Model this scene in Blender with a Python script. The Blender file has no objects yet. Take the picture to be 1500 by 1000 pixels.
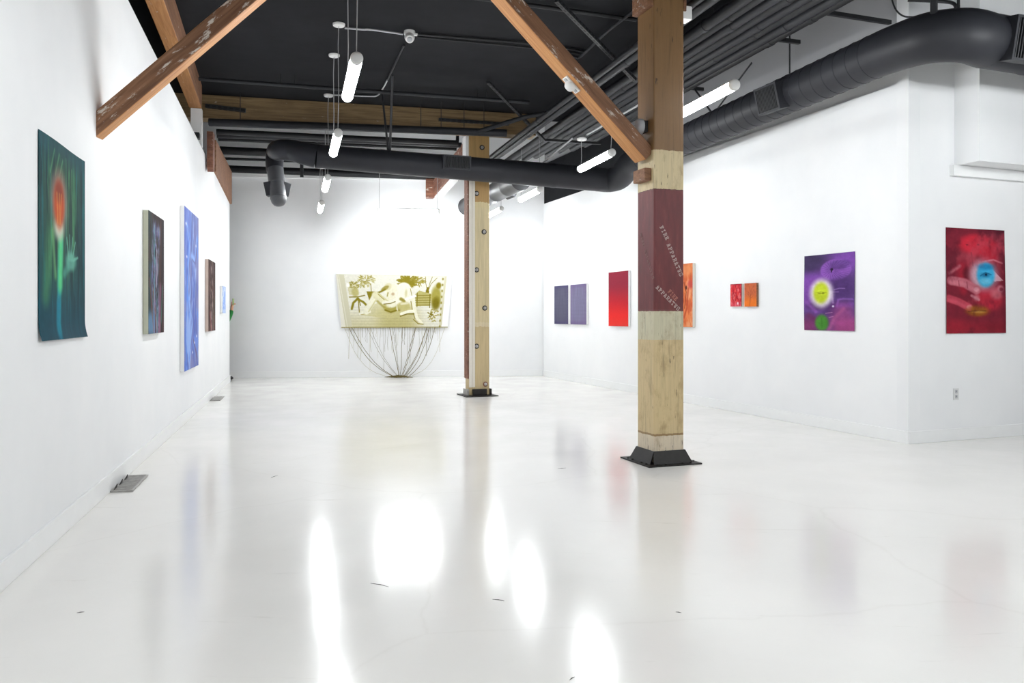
import bpy, bmesh, math, random
import numpy as np
from mathutils import Vector, Matrix

random.seed(7)
SC = bpy.context.scene
COL = SC.collection
EYE = 1.3                      # camera height in metres
F = 1200.0                     # focal length in photo pixels

def V(u, v, Y):                # image pixel (u, v) projected back to depth Y
    return Vector(((u - 750) / F * Y, Y, EYE + (461 - v) / F * Y))
def PZ(u, v, Z):               # image pixel (u, v) projected onto the horizontal plane at height Z
    Y = (Z - EYE) * F / (461 - v)
    return Vector(((u - 750) / F * Y, Y, Z))

# building grid (columns) and wall lines
ACR = Vector((0.9404, 0.3401, 0))          # across the room
DEP = Vector((-0.3401, 0.9404, 0))         # away from the camera
UP = Vector((0, 0, 1))

# ------------------------------------------------------------------ node helpers
def lin(c):
    return tuple(((x / 255) / 12.92 if x / 255 <= 0.04045 else ((x / 255 + 0.055) / 1.055) ** 2.4) for x in c[:3])
def rgba(c):
    return lin(c) + (1.0,)

class NT:
    def __init__(s, name):
        s.m = bpy.data.materials.new(name); s.m.use_nodes = True
        s.t = s.m.node_tree; s.b = s.t.nodes['Principled BSDF']
    def n(s, typ, **kw):
        nd = s.t.nodes.new(typ)
        for k, v in kw.items():
            setattr(nd, k, v)
        return nd
    def l(s, a, b):
        s.t.links.new(a, b)
    def coord(s, scale=(1, 1, 1), kind='Object', loc=(0, 0, 0)):
        tc = s.n('ShaderNodeTexCoord'); mp = s.n('ShaderNodeMapping')
        mp.inputs['Scale'].default_value = scale; mp.inputs['Location'].default_value = loc
        s.l(tc.outputs[kind], mp.inputs['Vector']); return mp.outputs['Vector']
    def noise(s, vec, scale, detail=4, rough=0.6, dist=0.0):
        nd = s.n('ShaderNodeTexNoise'); nd.inputs['Scale'].default_value = scale
        nd.inputs['Detail'].default_value = detail; nd.inputs['Roughness'].default_value = rough
        nd.inputs['Distortion'].default_value = dist
        s.l(vec, nd.inputs['Vector']); return nd.outputs['Fac']
    def ramp(s, fac, stops, interp='LINEAR'):
        nd = s.n('ShaderNodeValToRGB'); cr = nd.color_ramp; cr.interpolation = interp
        while len(cr.elements) < len(stops):
            cr.elements.new(0.5)
        for e, (p, c) in zip(cr.elements, stops):
            e.position = p; e.color = c if len(c) == 4 else tuple(c) + (1,)
        s.l(fac, nd.inputs['Fac']); return nd.outputs['Color']
    def mix(s, fac, a, b, blend='MIX'):
        nd = s.n('ShaderNodeMix', data_type='RGBA', blend_type=blend)
        for sock, val in ((nd.inputs[0], fac), (nd.inputs[6], a), (nd.inputs[7], b)):
            if isinstance(val, (int, float)):
                sock.default_value = val
            elif isinstance(val, tuple):
                sock.default_value = val
            else:
                s.l(val, sock)
        return nd.outputs[2]
    def math(s, op, a, b=None, c=None):
        nd = s.n('ShaderNodeMath', operation=op)
        for i, v in enumerate((a, b, c)):
            if v is None: continue
            if isinstance(v, (int, float)): nd.inputs[i].default_value = v
            else: s.l(v, nd.inputs[i])
        return nd.outputs[0]
    def bump(s, h, strength=0.3, dist=0.01):
        nd = s.n('ShaderNodeBump'); nd.inputs['Strength'].default_value = strength
        nd.inputs['Distance'].default_value = dist
        s.l(h, nd.inputs['Height']); s.l(nd.outputs['Normal'], s.b.inputs['Normal'])
    def out(s, col=None, rough=0.5, metal=0.0, spec=0.5):
        if col is not None:
            if isinstance(col, tuple): s.b.inputs['Base Color'].default_value = col
            else: s.l(col, s.b.inputs['Base Color'])
        if isinstance(rough, (int, float)): s.b.inputs['Roughness'].default_value = rough
        else: s.l(rough, s.b.inputs['Roughness'])
        s.b.inputs['Metallic'].default_value = metal
        s.b.inputs['Specular IOR Level'].default_value = spec
        return s.m

BW = lambda x: (x, x, x, 1)

def plain(name, c, rough=0.5, metal=0.0, var=0.12, scale=6, spec=0.5):
    t = NT(name)
    f = t.noise(t.coord(), scale, 5)
    a = rgba(c); k = 1 - var
    col = t.ramp(f, [(0.3, tuple(x * k for x in a[:3]) + (1,)), (0.7, a)])
    return t.out(col, rough, metal, spec)

def wood(name, base, dark, pale, chips=0.5, pale_col=(222, 214, 202), rough=0.65, seed=0):
    """grain runs along local X; pale chips where old paint still clings"""
    t = NT(name)
    g = t.noise(t.coord((1.2, 26, 26), loc=(seed, seed * 1.7, 0)), 1.6, 6, 0.65, 0.4)
    col = t.ramp(g, [(0.28, rgba(dark)), (0.5, rgba(base)), (0.75, rgba(pale))])
    big = t.noise(t.coord((0.9, 3, 3), loc=(seed * 2.1, 0, 3)), 1.5, 4)
    col = t.mix(t.ramp(big, [(0.4, BW(0)), (0.75, BW(0.5))]), col, rgba(dark))
    ch = t.noise(t.coord((2.2, 9, 9), loc=(0, seed, 1)), 2.4, 8, 0.75)
    lo = 0.68 - 0.10 * chips
    col = t.mix(t.ramp(ch, [(lo, BW(0)), (lo + 0.04, BW(0.75))]), col, rgba(pale_col))
    t.bump(g, 0.35, 0.004)
    return t.out(col, rough)

M = {}
def build_materials():
    # white painted plaster
    t = NT('white_wall_paint')
    f = t.noise(t.coord(), 1.3, 3)
    t.bump(t.noise(t.coord(), 90, 3), 0.06, 0.002)
    M['white'] = t.out(t.ramp(f, [(0.3, (0.80, 0.81, 0.82, 1)), (0.7, (0.845, 0.85, 0.855, 1))]), 0.6, 0, 0.3)
    M['shadedwall'] = plain('upper_wall_shade_grey', (164, 164, 166), 0.7, var=0.08, scale=1.2)  # shade on the upper right wall, put into its colour as grey
    M['trim'] = plain('white_trim_paint', (237, 238, 238), 0.35, var=0.03)
    # black ceiling
    t = NT('black_ceiling_paint')
    f = t.noise(t.coord((1, 1, 1)), 2.5, 5)
    M['ceil'] = t.out(t.ramp(f, [(0.3, (0.0098, 0.0101, 0.0118, 1)), (0.7, (0.0146, 0.0151, 0.0174, 1))]), 0.85, 0, 0.12)
    # poured glossy floor, pale grey with scuffs and hairline cracks
    t = NT('poured_floor')
    co = t.coord()
    f = t.noise(co, 0.55, 6, 0.6)
    col = t.ramp(f, [(0.25, rgba((226, 224, 220))), (0.75, rgba((238, 236, 232)))])
    sc = t.noise(t.coord((0.6, 7, 1)), 1.6, 8, 0.72, 1.2)
    col = t.mix(t.ramp(sc, [(0.64, BW(0)), (0.72, BW(0.38))]), col, rgba((178, 174, 166)))
    sp = t.noise(t.coord((5, 9, 1)), 2.4, 4, 0.55)
    col = t.mix(t.ramp(sp, [(0.765, BW(0)), (0.79, BW(0.75))]), col, rgba((110, 104, 96)))
    vo = t.n('ShaderNodeTexVoronoi', feature='DISTANCE_TO_EDGE'); vo.inputs['Scale'].default_value = 0.33
    wv = t.n('ShaderNodeTexNoise'); wv.inputs['Scale'].default_value = 1.2; wv.inputs['Detail'].default_value = 5
    t.l(co, wv.inputs['Vector'])
    add = t.n('ShaderNodeMixRGB', blend_type='ADD'); add.inputs[0].default_value = 0.5
    t.l(co, add.inputs[1]); t.l(wv.outputs['Color'], add.inputs[2]); t.l(add.outputs[0], vo.inputs['Vector'])
    crack = t.ramp(vo.outputs['Distance'], [(0.0, BW(0.12)), (0.005, BW(0))])
    col = t.mix(crack, col, rgba((196, 191, 183)))
    rg = t.ramp(t.noise(co, 2.0, 4), [(0.3, BW(0.13)), (0.7, BW(0.19))])
    t.bump(t.noise(co, 55, 2), 0.035, 0.004)
    M['floor'] = t.out(col, rg, 0, 0.55)

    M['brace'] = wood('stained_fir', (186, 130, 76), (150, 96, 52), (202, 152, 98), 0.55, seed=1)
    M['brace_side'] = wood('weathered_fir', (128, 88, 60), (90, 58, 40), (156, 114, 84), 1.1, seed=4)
    M['girder'] = wood('old_girder', (132, 108, 74), (98, 78, 52), (152, 128, 92), 0.2, seed=2)
    M['brown'] = wood('brown_timber', (134, 94, 68), (100, 68, 48), (160, 120, 90), 0.35, seed=3)
    M['redwood'] = wood('reddish_timber', (128, 82, 62), (84, 52, 42), (154, 108, 84), 0.7, seed=6)
    M['blackmetal'] = plain('black_painted_steel', (36, 37, 40), 0.45, var=0.25, scale=9)
    M['pipe'] = plain('dark_grey_pipe_paint', (38, 39, 43), 0.5, var=0.25, scale=5, spec=0.3)
    M['pipe2'] = plain('black_pipe_paint', (30, 31, 34), 0.5, var=0.25, scale=5, spec=0.3)
    M['castiron'] = plain('dark_cast_iron', (36, 33, 31), 0.5, 0.3, var=0.45, scale=22)
    M['steel'] = plain('worn_steel', (176, 174, 170), 0.4, 0.35, var=0.35, scale=30)
    M['whiteplastic'] = plain('white_plastic', (228, 228, 226), 0.4, var=0.04)
    M['greyplastic'] = plain('grey_plastic', (178, 180, 184), 0.45, var=0.08)
    M['conduit'] = plain('galvanised_conduit', (186, 187, 190), 0.4, 0.3, var=0.1)
    M['linen'] = plain('raw_canvas_edge', (226, 220, 208), 0.8, var=0.05, scale=30)
    M['sagecanvas'] = plain('sage_canvas_edge', (186, 188, 168), 0.8, var=0.1, scale=8)
    M['pinkcanvas'] = plain('dusty_pink_canvas_edge', (204, 184, 172), 0.8, var=0.12, scale=8)
    M['wire'] = plain('thin_grey_cable', (168, 168, 170), 0.5, var=0.05)
    M['slot'] = plain('dark_slot', (24, 24, 26), 0.7, var=0.1)
    M['outletface'] = plain('outlet_plastic', (214, 215, 214), 0.4, var=0.03)
    M['stencil'] = plain('faded_stencil_paint', (205, 186, 178), 0.7, var=0.35, scale=40)
    M['stencil_red'] = plain('faint_stencil_paint', (186, 120, 104), 0.7, var=0.3, scale=40)
    M['stencil_dim'] = plain('worn_stencil_paint', (142, 112, 106), 0.7, var=0.4, scale=40)
    M['olive'] = plain('olive_thread', (112, 100, 52), 0.85, var=0.3, scale=60)
    M['olivepale'] = plain('pale_olive_thread', (176, 168, 132), 0.85, var=0.2, scale=60)
    M['skin'] = plain('skin', (204, 150, 122), 0.5, var=0.08)
    M['greenknit'] = plain('green_sweater', (20, 118, 48), 0.8, var=0.25, scale=25)
    M['darkcloth'] = plain('dark_trousers', (34, 35, 40), 0.85, var=0.2, scale=25)
    M['shoe'] = plain('black_shoe_leather', (24, 24, 26), 0.4, var=0.1)
    M['hair'] = plain('dark_brown_hair', (52, 36, 28), 0.6, var=0.3, scale=40)
    M['greenobj'] = plain('pale_green_case', (152, 176, 110), 0.4, var=0.08)
    M['eye'] = plain('eye_white', (230, 228, 224), 0.3, var=0.02)
    # galvanised duct painted black, faint spiral seams come from geometry
    M['duct'] = plain('black_duct_paint', (43, 44, 49), 0.5, var=0.2, scale=3, spec=0.3)
    M['ductgrey'] = plain('grey_duct_paint', (78, 79, 82), 0.42, var=0.18, scale=3)
    # lamp diffuser
    t = NT('lamp_diffuser')
    t.b.inputs['Base Color'].default_value = (0.9, 0.9, 0.9, 1)
    t.b.inputs['Emission Color'].default_value = (0.955, 0.985, 1.0, 1)
    t.b.inputs['Emission Strength'].default_value = LAMP
    t.b.inputs['Roughness'].default_value = 0.4
    M['lamp'] = t.m
    # artwork pigments painted per vertex
    t = NT('painted_artwork')
    at = t.n('ShaderNodeAttribute', attribute_name='pigment')
    M['art'] = t.out(at.outputs['Color'], 0.7, 0, 0.1)
    # old painted post: bands of bare and painted wood up its height (local X)
    t = NT('post_with_red_band')
    co = t.n('ShaderNodeTexCoord'); sep = t.n('ShaderNodeSeparateXYZ'); t.l(co.outputs['Object'], sep.inputs[0])
    wob = t.noise(t.coord((1, 7, 7)), 3, 4)
    h = t.math('ADD', sep.outputs['X'], t.math('MULTIPLY', t.math('SUBTRACT', wob, 0.5), 0.02))
    hn = t.math('DIVIDE', h, 4.55)
    z = lambda m: m / 4.55
    zone = t.ramp(hn, [(0, rgba((214, 200, 176))), (z(.218), rgba((150, 122, 84))), (z(.235), rgba((204, 182, 138))), (z(1.06), rgba((198, 192, 164))),
                       (z(1.318), rgba((96, 42, 44))), (z(2.372), rgba((206, 188, 148))), (z(2.71), rgba((126, 94, 58)))], 'CONSTANT')
    g = t.noise(t.coord((1.1, 24, 24)), 1.7, 7, 0.68, 0.5)
    gr = t.ramp(g, [(0.3, BW(0.6)), (0.46, BW(0.95)), (0.8, BW(1.08))])
    col = t.mix(1.0, zone, gr, 'MULTIPLY')
    st = t.noise(t.coord((2.6, 5, 5), loc=(3, 0, 0)), 1.6, 7, 0.7)
    col = t.mix(t.ramp(st, [(0.5, BW(0)), (0.72, BW(0.6))]), col, rgba((128, 98, 62)))
    ck = t.noise(t.coord((3, 18, 18), loc=(8, 2, 0)), 2.2, 5, 0.6)
    col = t.mix(t.ramp(ck, [(0.66, BW(0)), (0.685, BW(0.85))]), col, rgba((52, 38, 26)))
    # the red paint covers grain and stains
    r1 = t.math('MULTIPLY', t.math('GREATER_THAN', h, 1.318), t.math('LESS_THAN', h, 2.372))
    rn = t.noise(t.coord((2, 10, 10)), 2.2, 7, 0.7)
    red = t.ramp(rn, [(0.25, rgba((84, 34, 37))), (0.6, rgba((110, 44, 46))), (0.82, rgba((134, 82, 76)))])
    col = t.mix(t.math('MULTIPLY', r1, 0.96), col, red)
    t.bump(g, 0.35, 0.004)
    M['post1'] = t.out(col, 0.5)
    t = NT('bolted_post_wood')
    co = t.n('ShaderNodeTexCoord'); sep = t.n('ShaderNodeSeparateXYZ'); t.l(co.outputs['Object'], sep.inputs[0])
    wob = t.noise(t.coord((1, 7, 7)), 3, 4)
    h = t.math('ADD', sep.outputs['X'], t.math('MULTIPLY', t.math('SUBTRACT', wob, 0.5), 0.1))
    zone = t.ramp(t.math('DIVIDE', h, 4.55), [(0, rgba((196, 176, 134))), (z(1.1), rgba((212, 198, 164))), (z(1.16), rgba((206, 190, 150))), (z(3.0), rgba((206, 190, 146))), (z(3.08), rgba((170, 136, 84)))], 'CONSTANT')
    g = t.noise(t.coord((1.0, 22, 22), loc=(5, 1, 0)), 1.7, 6, 0.65, 0.4)
    col = t.mix(1.0, zone, t.ramp(g, [(0.25, BW(0.72)), (0.55, BW(1.0)), (0.8, BW(1.05))]), 'MULTIPLY')
    t.bump(g, 0.3, 0.004)
    M['post2'] = t.out(col, 0.55)

# ------------------------------------------------------------------ mesh builder
class MB:
    def __init__(s):
        s.v = []; s.f = []
    def add(s, vs, fs):
        o = len(s.v); s.v += [Vector(p) for p in vs]; s.f += [tuple(i + o for i in f) for f in fs]; return s
    def hexa(s, p):            # p: bottom ring of 4, top ring of 4
        return s.add(p, [(3, 2, 1, 0), (4, 5, 6, 7), (0, 1, 5, 4), (1, 2, 6, 5), (2, 3, 7, 6), (3, 0, 4, 7)])
    def box(s, c, ax, ay, az):  # centre and three half-axis vectors
        c, ax, ay, az = map(Vector, (c, ax, ay, az))
        if ax.cross(ay).dot(az) < 0: ay = -ay
        return s.hexa([c - ax - ay - az, c + ax - ay - az, c + ax + ay - az, c - ax + ay - az,
                       c - ax - ay + az, c + ax - ay + az, c + ax + ay + az, c - ax + ay + az])
    def aabb(s, lo, hi):
        c = [(a + b) / 2 for a, b in zip(lo, hi)]; h = [(b - a) / 2 for a, b in zip(lo, hi)]
        return s.box(c, (h[0], 0, 0), (0, h[1], 0), (0, 0, h[2]))
    def prism(s, poly, z0, z1):
        n = len(poly)
        a = sum(poly[i][0] * poly[(i + 1) % n][1] - poly[(i + 1) % n][0] * poly[i][1] for i in range(n))
        if a < 0: poly = poly[::-1]
        vs = [(p[0], p[1], z0) for p in poly] + [(p[0], p[1], z1) for p in poly]
        return s.add(vs, [tuple(range(n - 1, -1, -1)), tuple(range(n, 2 * n))] + [(i, (i + 1) % n, n + (i + 1) % n, n + i) for i in range(n)])
    def tube(s, pts, r, seg=14, caps=True, ridges=0):
        pts = [Vector(p) for p in pts]; n = len(pts)
        rs = list(r) if isinstance(r, (list, tuple)) else [r] * n
        tan = []
        for i in range(n):
            a = pts[max(i - 1, 0)]; b = pts[min(i + 1, n - 1)]
            tan.append((b - a).normalized())
        ref = UP if abs(tan[0].z) < 0.9 else Vector((1, 0, 0))
        x = tan[0].cross(ref).normalized(); vs = []
        for i in range(n):
            x = (x - tan[i] * x.dot(tan[i])).normalized(); y = tan[i].cross(x)
            for k in range(seg):
                a = 2 * math.pi * k / seg
                vs.append(pts[i] + (x * math.cos(a) + y * math.sin(a)) * rs[i])
        fs = []
        for i in range(n - 1):
            for k in range(seg):
                k2 = (k + 1) % seg
                fs.append((i * seg + k, i * seg + k2, (i + 1) * seg + k2, (i + 1) * seg + k))
        if caps:
            fs.append(tuple(range(seg - 1, -1, -1))); fs.append(tuple((n - 1) * seg + k for k in range(seg)))
        return s.add(vs, fs)
    def lathe(s, c, axis, prof, seg=20):   # prof: (distance along axis, radius)
        c = Vector(c); axis = Vector(axis).normalized()
        return s.tube([c + axis * d for d, _ in prof], [max(r, 1e-4) for _, r in prof], seg)
    def ball(s, c, r, seg=14):
        c = Vector(c)
        if not isinstance(r, (tuple, list)): r = (r, r, r)
        n = seg // 2; vs = []; fs = []
        for i in range(n + 1):
            th = math.pi * i / n
            for k in range(seg):
                a = 2 * math.pi * k / seg
                vs.append(c + Vector((r[0] * max(math.sin(th), 1e-3) * math.cos(a), r[1] * max(math.sin(th), 1e-3) * math.sin(a), r[2] * math.cos(th))))
        for i in range(n):
            for k in range(seg):
                k2 = (k + 1) % seg
                fs.append((i * seg + k, (i + 1) * seg + k, (i + 1) * seg + k2, i * seg + k2))
        return s.add(vs, fs)
    def build(s, name, mat, parent=None, smooth=False, bevel=0.0):
        vs = s.v
        if parent is None:
            lo = Vector((min(p.x for p in vs), min(p.y for p in vs), min(p.z for p in vs)))
            hi = Vector((max(p.x for p in vs), max(p.y for p in vs), max(p.z for p in vs)))
            org = Vector(((lo.x + hi.x) / 2, (lo.y + hi.y) / 2, lo.z)); rel = org
        else:
            org = world_origin(parent); rel = Vector((0, 0, 0))
        me = bpy.data.meshes.new(name)
        me.from_pydata([p - org for p in vs], [], s.f); me.update()
        if bevel:
            bm = bmesh.new(); bm.from_mesh(me)
            bmesh.ops.bevel(bm, geom=list(bm.edges), offset=bevel, segments=2, affect='EDGES', profile=0.6)
            bm.to_mesh(me); bm.free()
        if smooth:
            me.polygons.foreach_set('use_smooth', [True] * len(me.polygons))
            me.set_sharp_from_angle(angle=0.7)
        me.materials.append(mat)
        o = bpy.data.objects.new(name, me); COL.objects.link(o)
        o.location = rel
        if parent is not None: o.parent = parent
        return o

def world_origin(o):
    p = Vector((0, 0, 0))
    while o is not None:
        p += o.location; o = o.parent
    return p

def tag(o, label, cat, group=None):
    o['label'] = label; o['category'] = cat
    if group: o['group'] = group
    return o
def struct(o):
    o['kind'] = 'structure'; return o
def empty(name, loc, label, cat, group=None):
    o = bpy.data.objects.new(name, None); COL.objects.link(o); o.location = loc
    o.empty_display_size = 0.1
    return tag(o, label, cat, group)

def timber(name, p0, p1, w, h, mat, parent=None, side=None, bevel=0.008, cut0=None, cut1=None, under=None, segs=1):
    """squared timber; local X runs along the grain from p0 to p1; w across, h upward. Optional second material on the side faces."""
    p0, p1 = Vector(p0), Vector(p1); d = p1 - p0; L = d.length; x = d.normalized()
    ref = UP if abs(x.z) < 0.99 else (side or DEP)
    y = ref.cross(x).normalized(); z = x.cross(y)
    bm = bmesh.new()
    bmesh.ops.create_cube(bm, size=1)
    for v in bm.verts:
        v.co = Vector(((v.co.x + 0.5) * L, v.co.y * w, v.co.z * h))
    if bevel:
        bmesh.ops.bevel(bm, geom=list(bm.edges), offset=bevel, segments=2, affect='EDGES', profile=0.5)
    me = bpy.data.meshes.new(name)
    bm.normal_update()
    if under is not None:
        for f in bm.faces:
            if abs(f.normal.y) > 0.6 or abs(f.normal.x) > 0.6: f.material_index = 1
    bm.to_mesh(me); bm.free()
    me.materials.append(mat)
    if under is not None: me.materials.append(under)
    o = bpy.data.objects.new(name, me); COL.objects.link(o)
    mw = Matrix((( x.x, y.x, z.x, p0.x), (x.y, y.y, z.y, p0.y), (x.z, y.z, z.z, p0.z), (0, 0, 0, 1)))
    if parent is not None:
        o.parent = parent
        mw = Matrix.Translation(-world_origin(parent)) @ mw
    o.matrix_basis = mw
    return o
LAMP = 81.0
build_materials()

# ------------------------------------------------------------------ setting
# left partition
LW = lambda Y: Vector((-1.435 - 0.2545 * Y, Y, 0))
LN = Vector((0.9691, 0.2466, 0))                   # its normal, into the room
LT = Vector((-0.2466, 0.9691, 0))
LTOP = lambda Y: 3.874 - 0.0447 * (Y - 6.70)
LEND = 15.9
def left_u(u, e=0.0):          # point of the plane e in front of the left wall at image column u
    k = (u - 750) / F
    bx = -1.435 + e * (LN.x + 0.2545 * LN.y)
    Y = bx / (k + 0.2545)
    return Vector((k * Y, Y, 0))
# right partition
RW = lambda Y: Vector((0.657 + 0.3613 * (17.5 - Y), Y, 0))
RN = Vector((-0.9405, -0.3398, 0))
RT = Vector((0.3398, -0.9405, 0))
K = RW(8.254)
RTOP = 3.66
def right_u(u, e=0.0):
    k = (u - 750) / F
    bx = 0.657 + 0.3613 * 17.5 + e * (RN.x + 0.3613 * RN.y)
    Y = bx / (k + 0.3613)
    return Vector((k * Y, Y, 0))
# return wall at the right, running on to the right from corner K
QT = Vector((0.929, 0.370, 0)); QN = Vector((0.370, -0.929, 0))
def ret_u(u, e=0.0):
    k = (u - 750) / F
    b = K + QN * e
    s = (k * b.y - b.x) / (QT.x - k * QT.y)
    return b + QT * s
# back wall
B0 = Vector((-5.76, 16.86, 0)); B1 = Vector((0.657, 17.5, 0))
BT = (B1 - B0).normalized(); BN = Vector((BT.y, -BT.x, 0))
def back_u(u, e=0.0):
    k = (u - 750) / F
    b = B0 + BN * e
    s = (k * b.y - b.x) / (BT.x - k * BT.y)
    return b + BT * s
CEIL = 4.55
CEILB = 5.35

def slab(name, a, b, n, t, z0, z1, mat):       # vertical wall slab, face from a to b, thickness t away from normal n
    m = MB(); a, b = Vector(a), Vector(b)
    ta = z1 if isinstance(z1, tuple) else (z1, z1)
    m.hexa([(a.x, a.y, z0), (b.x, b.y, z0), (b.x - n.x * t, b.y - n.y * t, z0), (a.x - n.x * t, a.y - n.y * t, z0),
            (a.x, a.y, ta[0]), (b.x, b.y, ta[1]), (b.x - n.x * t, b.y - n.y * t, ta[1]), (a.x - n.x * t, a.y - n.y * t, ta[0])])
    o = m.build(name, mat)
    bm = bmesh.new(); bm.from_mesh(o.data); bmesh.ops.recalc_face_normals(bm, faces=bm.faces); bm.to_mesh(o.data); bm.free()
    return struct(o)

m = MB(); m.prism([(-9, -3.2), (9.5, -3.2), (9.5, 18.4), (-9, 18.4)], -0.12, 0)
struct(m.build('floor', M['floor']))
# ceiling: front bay, then a step up behind the girder to the higher back bay
G0 = Vector((-4.95, 11.97, 0)); G1 = Vector((1.75, 13.62, 0))       # front face line of the girder
gd = (G1 - G0).normalized(); gn = Vector((-gd.y, gd.x, 0))
gl = lambda x, off: (x, G0.y + gn.y * off + (x - G0.x - gn.x * off) * gd.y / gd.x)
xl = 0.0
for _ in range(30): xl = 1.9 - .28 * (gl(xl, .3)[1] - 10)
m = MB()
a, b, cc = gl(-9, 0.30), gl(9.5, 0.30), (xl, gl(xl, .3)[1])
f0, f1 = (1.9 + .28 * 13.2, -3.2), (1.98 + .28 * 13.2, -3.2); c1 = (cc[0] + .08, gl(cc[0] + .08, .3)[1])
m.prism([(-9, -3.2), f0, cc, a], CEIL, CEIL + 0.1)
a2, b2 = gl(-9, 0.40), gl(9.5, 0.40)
m.prism([a, cc, gl(xl, .4), a2], CEIL, CEILB + 0.1)
m.prism([f0, f1, c1, cc], CEIL, CEILB + 0.1)
m.prism([f1, (9.5, -3.2), b, c1], CEILB, CEILB + 0.1)
m.prism([a2, b2, (9.5, 18.4), (-9, 18.4)], CEILB, CEILB + 0.1)
m.prism([c1, b, b2, gl(c1[0], .4)], CEILB, CEILB + 0.1)
struct(m.build('ceiling', M['ceil']))

slab('wall_left', LW(-3.2), LW(LEND), LN, 0.14, 0, (LTOP(-3.2), LTOP(LEND)), M['white'])
slab('wall_right', RW(17.45), K, RN, 0.15, 0, RTOP, M['white'])
eo = -0.04
slab('wall_right_upper', RW(17.6) + RN * eo, K + RN * eo - RT * 0.12, RN, 0.1, 3.98, 5.4, M['shadedwall'])
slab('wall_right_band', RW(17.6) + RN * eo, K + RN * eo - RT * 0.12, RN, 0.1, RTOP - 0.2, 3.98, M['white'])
slab('wall_return', K + QT * 0.0, K + QT * 5.5, QN, 0.15, 0, CEILB, M['white'])
slab('wall_back', back_u(750) + BT * -9.0, B1 + BT * 0.6, BN, 0.15, 0, CEILB, M['white'])
slab('wall_front', (-0.75, -3.1, 0), (9.4, -3.1, 0), Vector((0, 1, 0)), 0.1, 0, CEILB, M['white'])
slab('wall_far_right', (9.3, -3.1, 0), (9.3, 10.3, 0), Vector((-1, 0, 0)), 0.1, 0, CEILB, M['white'])
slab('wall_far_left', (-8.9, 17.0, 0), (-8.9, -3.1, 0), Vector((1, 0, 0)), 0.1, 0, CEILB, M['white'])
# black-painted panel over the far end of the right wall
p0, p1 = RW(17.42), RW(14.0)
slab('wall_right_panel', p0 + RN * 0.004, p1 + RN * 0.004, RN, 0.12, RTOP + 0.003, 4.5, M['ceil'])
# boxed chase on the return wall
sA = ret_u(1398); 
m = MB(); A = sA; Bq = sA + QT * 4.0; e = 0.29
m.prism([(A.x, A.y), (A.x + QN.x * e, A.y + QN.y * e), (Bq.x + QN.x * e, Bq.y + QN.y * e), (Bq.x, Bq.y)], 2.845, CEILB)
struct(m.build('wall_chase', M['white']))
m = MB(); A = ret_u(1391); Bq = A + QT * 4.0; e = 0.05
m.prism([(A.x, A.y), (A.x + QN.x * e, A.y + QN.y * e), (Bq.x + QN.x * e, Bq.y + QN.y * e), (Bq.x, Bq.y)], 2.735, 2.842)
struct(m.build('trim_1', M['trim']))
# ledge on the back wall
def strip(name, a, b, n, t, z0, z1, mat):
    m = MB(); a, b = Vector(a), Vector(b)
    m.prism([(a.x, a.y), (a.x + n.x * t, a.y + n.y * t), (b.x + n.x * t, b.y + n.y * t), (b.x, b.y)], z0, z1)
    return struct(m.build(name, mat, bevel=0.004))
strip('trim_2', back_u(338) - BT * 2.2, back_u(672), BN, 0.05, 4.13, 4.22, M['trim'])
strip('baseboard_left', LW(-3), LW(LEND), LN, 0.018, 0, 0.135, M['trim'])
strip('baseboard_right', RW(17.45), K + RT * 0.01, RN, 0.018, 0, 0.125, M['trim'])
strip('baseboard_return', K - QT * 0.012, K + QT * 5.4, QN, 0.018, 0, 0.125, M['trim'])
strip('baseboard_back', back_u(338) - BT * 2.6, B1, BN, 0.018, 0, 0.13, M['trim'])

# ------------------------------------------------------------------ posts
theta = math.atan2(ACR.y, ACR.x)
def post(n_corner, w, h, mat, name, label, dp=None):
    dp = dp or w; c = n_corner + ACR * w / 2 + DEP * dp / 2
    root = empty(name, (c.x, c.y, 0), label, 'post')
    timber('post_shaft', (c.x, c.y, 0.015), (c.x, c.y, h), dp, w, mat, root, side=ACR, bevel=0.012)
    return root, c
# ref for a vertical timber: y = side x x ; make y follow DEP
N1 = Vector((1.231, 7.10, 0)); W1 = 0.298
post1, C1 = post(N1, W1, CEIL, M['post1'], 'timber_post', 'square timber post painted with a dark red band lettered FIRE APPARATUS')
N2 = Vector((-0.688, 13.10, 0)); W2 = 0.345; D2 = 0.2
post2, C2 = post(N2, W2, 4.2, M['post2'], 'timber_post', 'pale timber post studded with round bolts, standing near the back wall', D2)

def rect_pts(c, hx, hy, z):
    return [c + ACR * sx * hx + DEP * sy * hy + UP * z for sx, sy in ((-1, -1), (1, -1), (1, 1), (-1, 1))]
# cast iron shoe of the near post
c = C1
m = MB(); m.hexa(rect_pts(c, 0.262, 0.262, 0.0) + rect_pts(c, 0.262, 0.262, 0.012))
m.build('base_plate', M['castiron'], post1)
hb, ht = W1 / 2 + 0.062, W1 / 2 + 0.008
for name, d, s in (('shoe_flange', -DEP, ACR), ('shoe_flange', DEP, ACR), ('shoe_flange', -ACR, DEP), ('shoe_flange', ACR, DEP)):
    a0, a1 = c + d * hb, c + d * ht; i0, i1 = c + d * (hb - 0.02), c + d * (ht - 0.006)
    lb, lt = 0.185, 0.158
    m = MB()
    m.hexa([a0 - s * lb + UP * .012, a0 + s * lb + UP * .012, i0 + s * (lb - .01) + UP * .012, i0 - s * (lb - .01) + UP * .012,
            a1 - s * lt + UP * .118, a1 + s * lt + UP * .118, i1 + s * lt + UP * .118, i1 - s * lt + UP * .118])
    o = m.build(name, M['castiron'], post1)
    bm = bmesh.new(); bm.from_mesh(o.data); bmesh.ops.recalc_face_normals(bm, faces=bm.faces); bm.to_mesh(o.data); bm.free()
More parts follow.
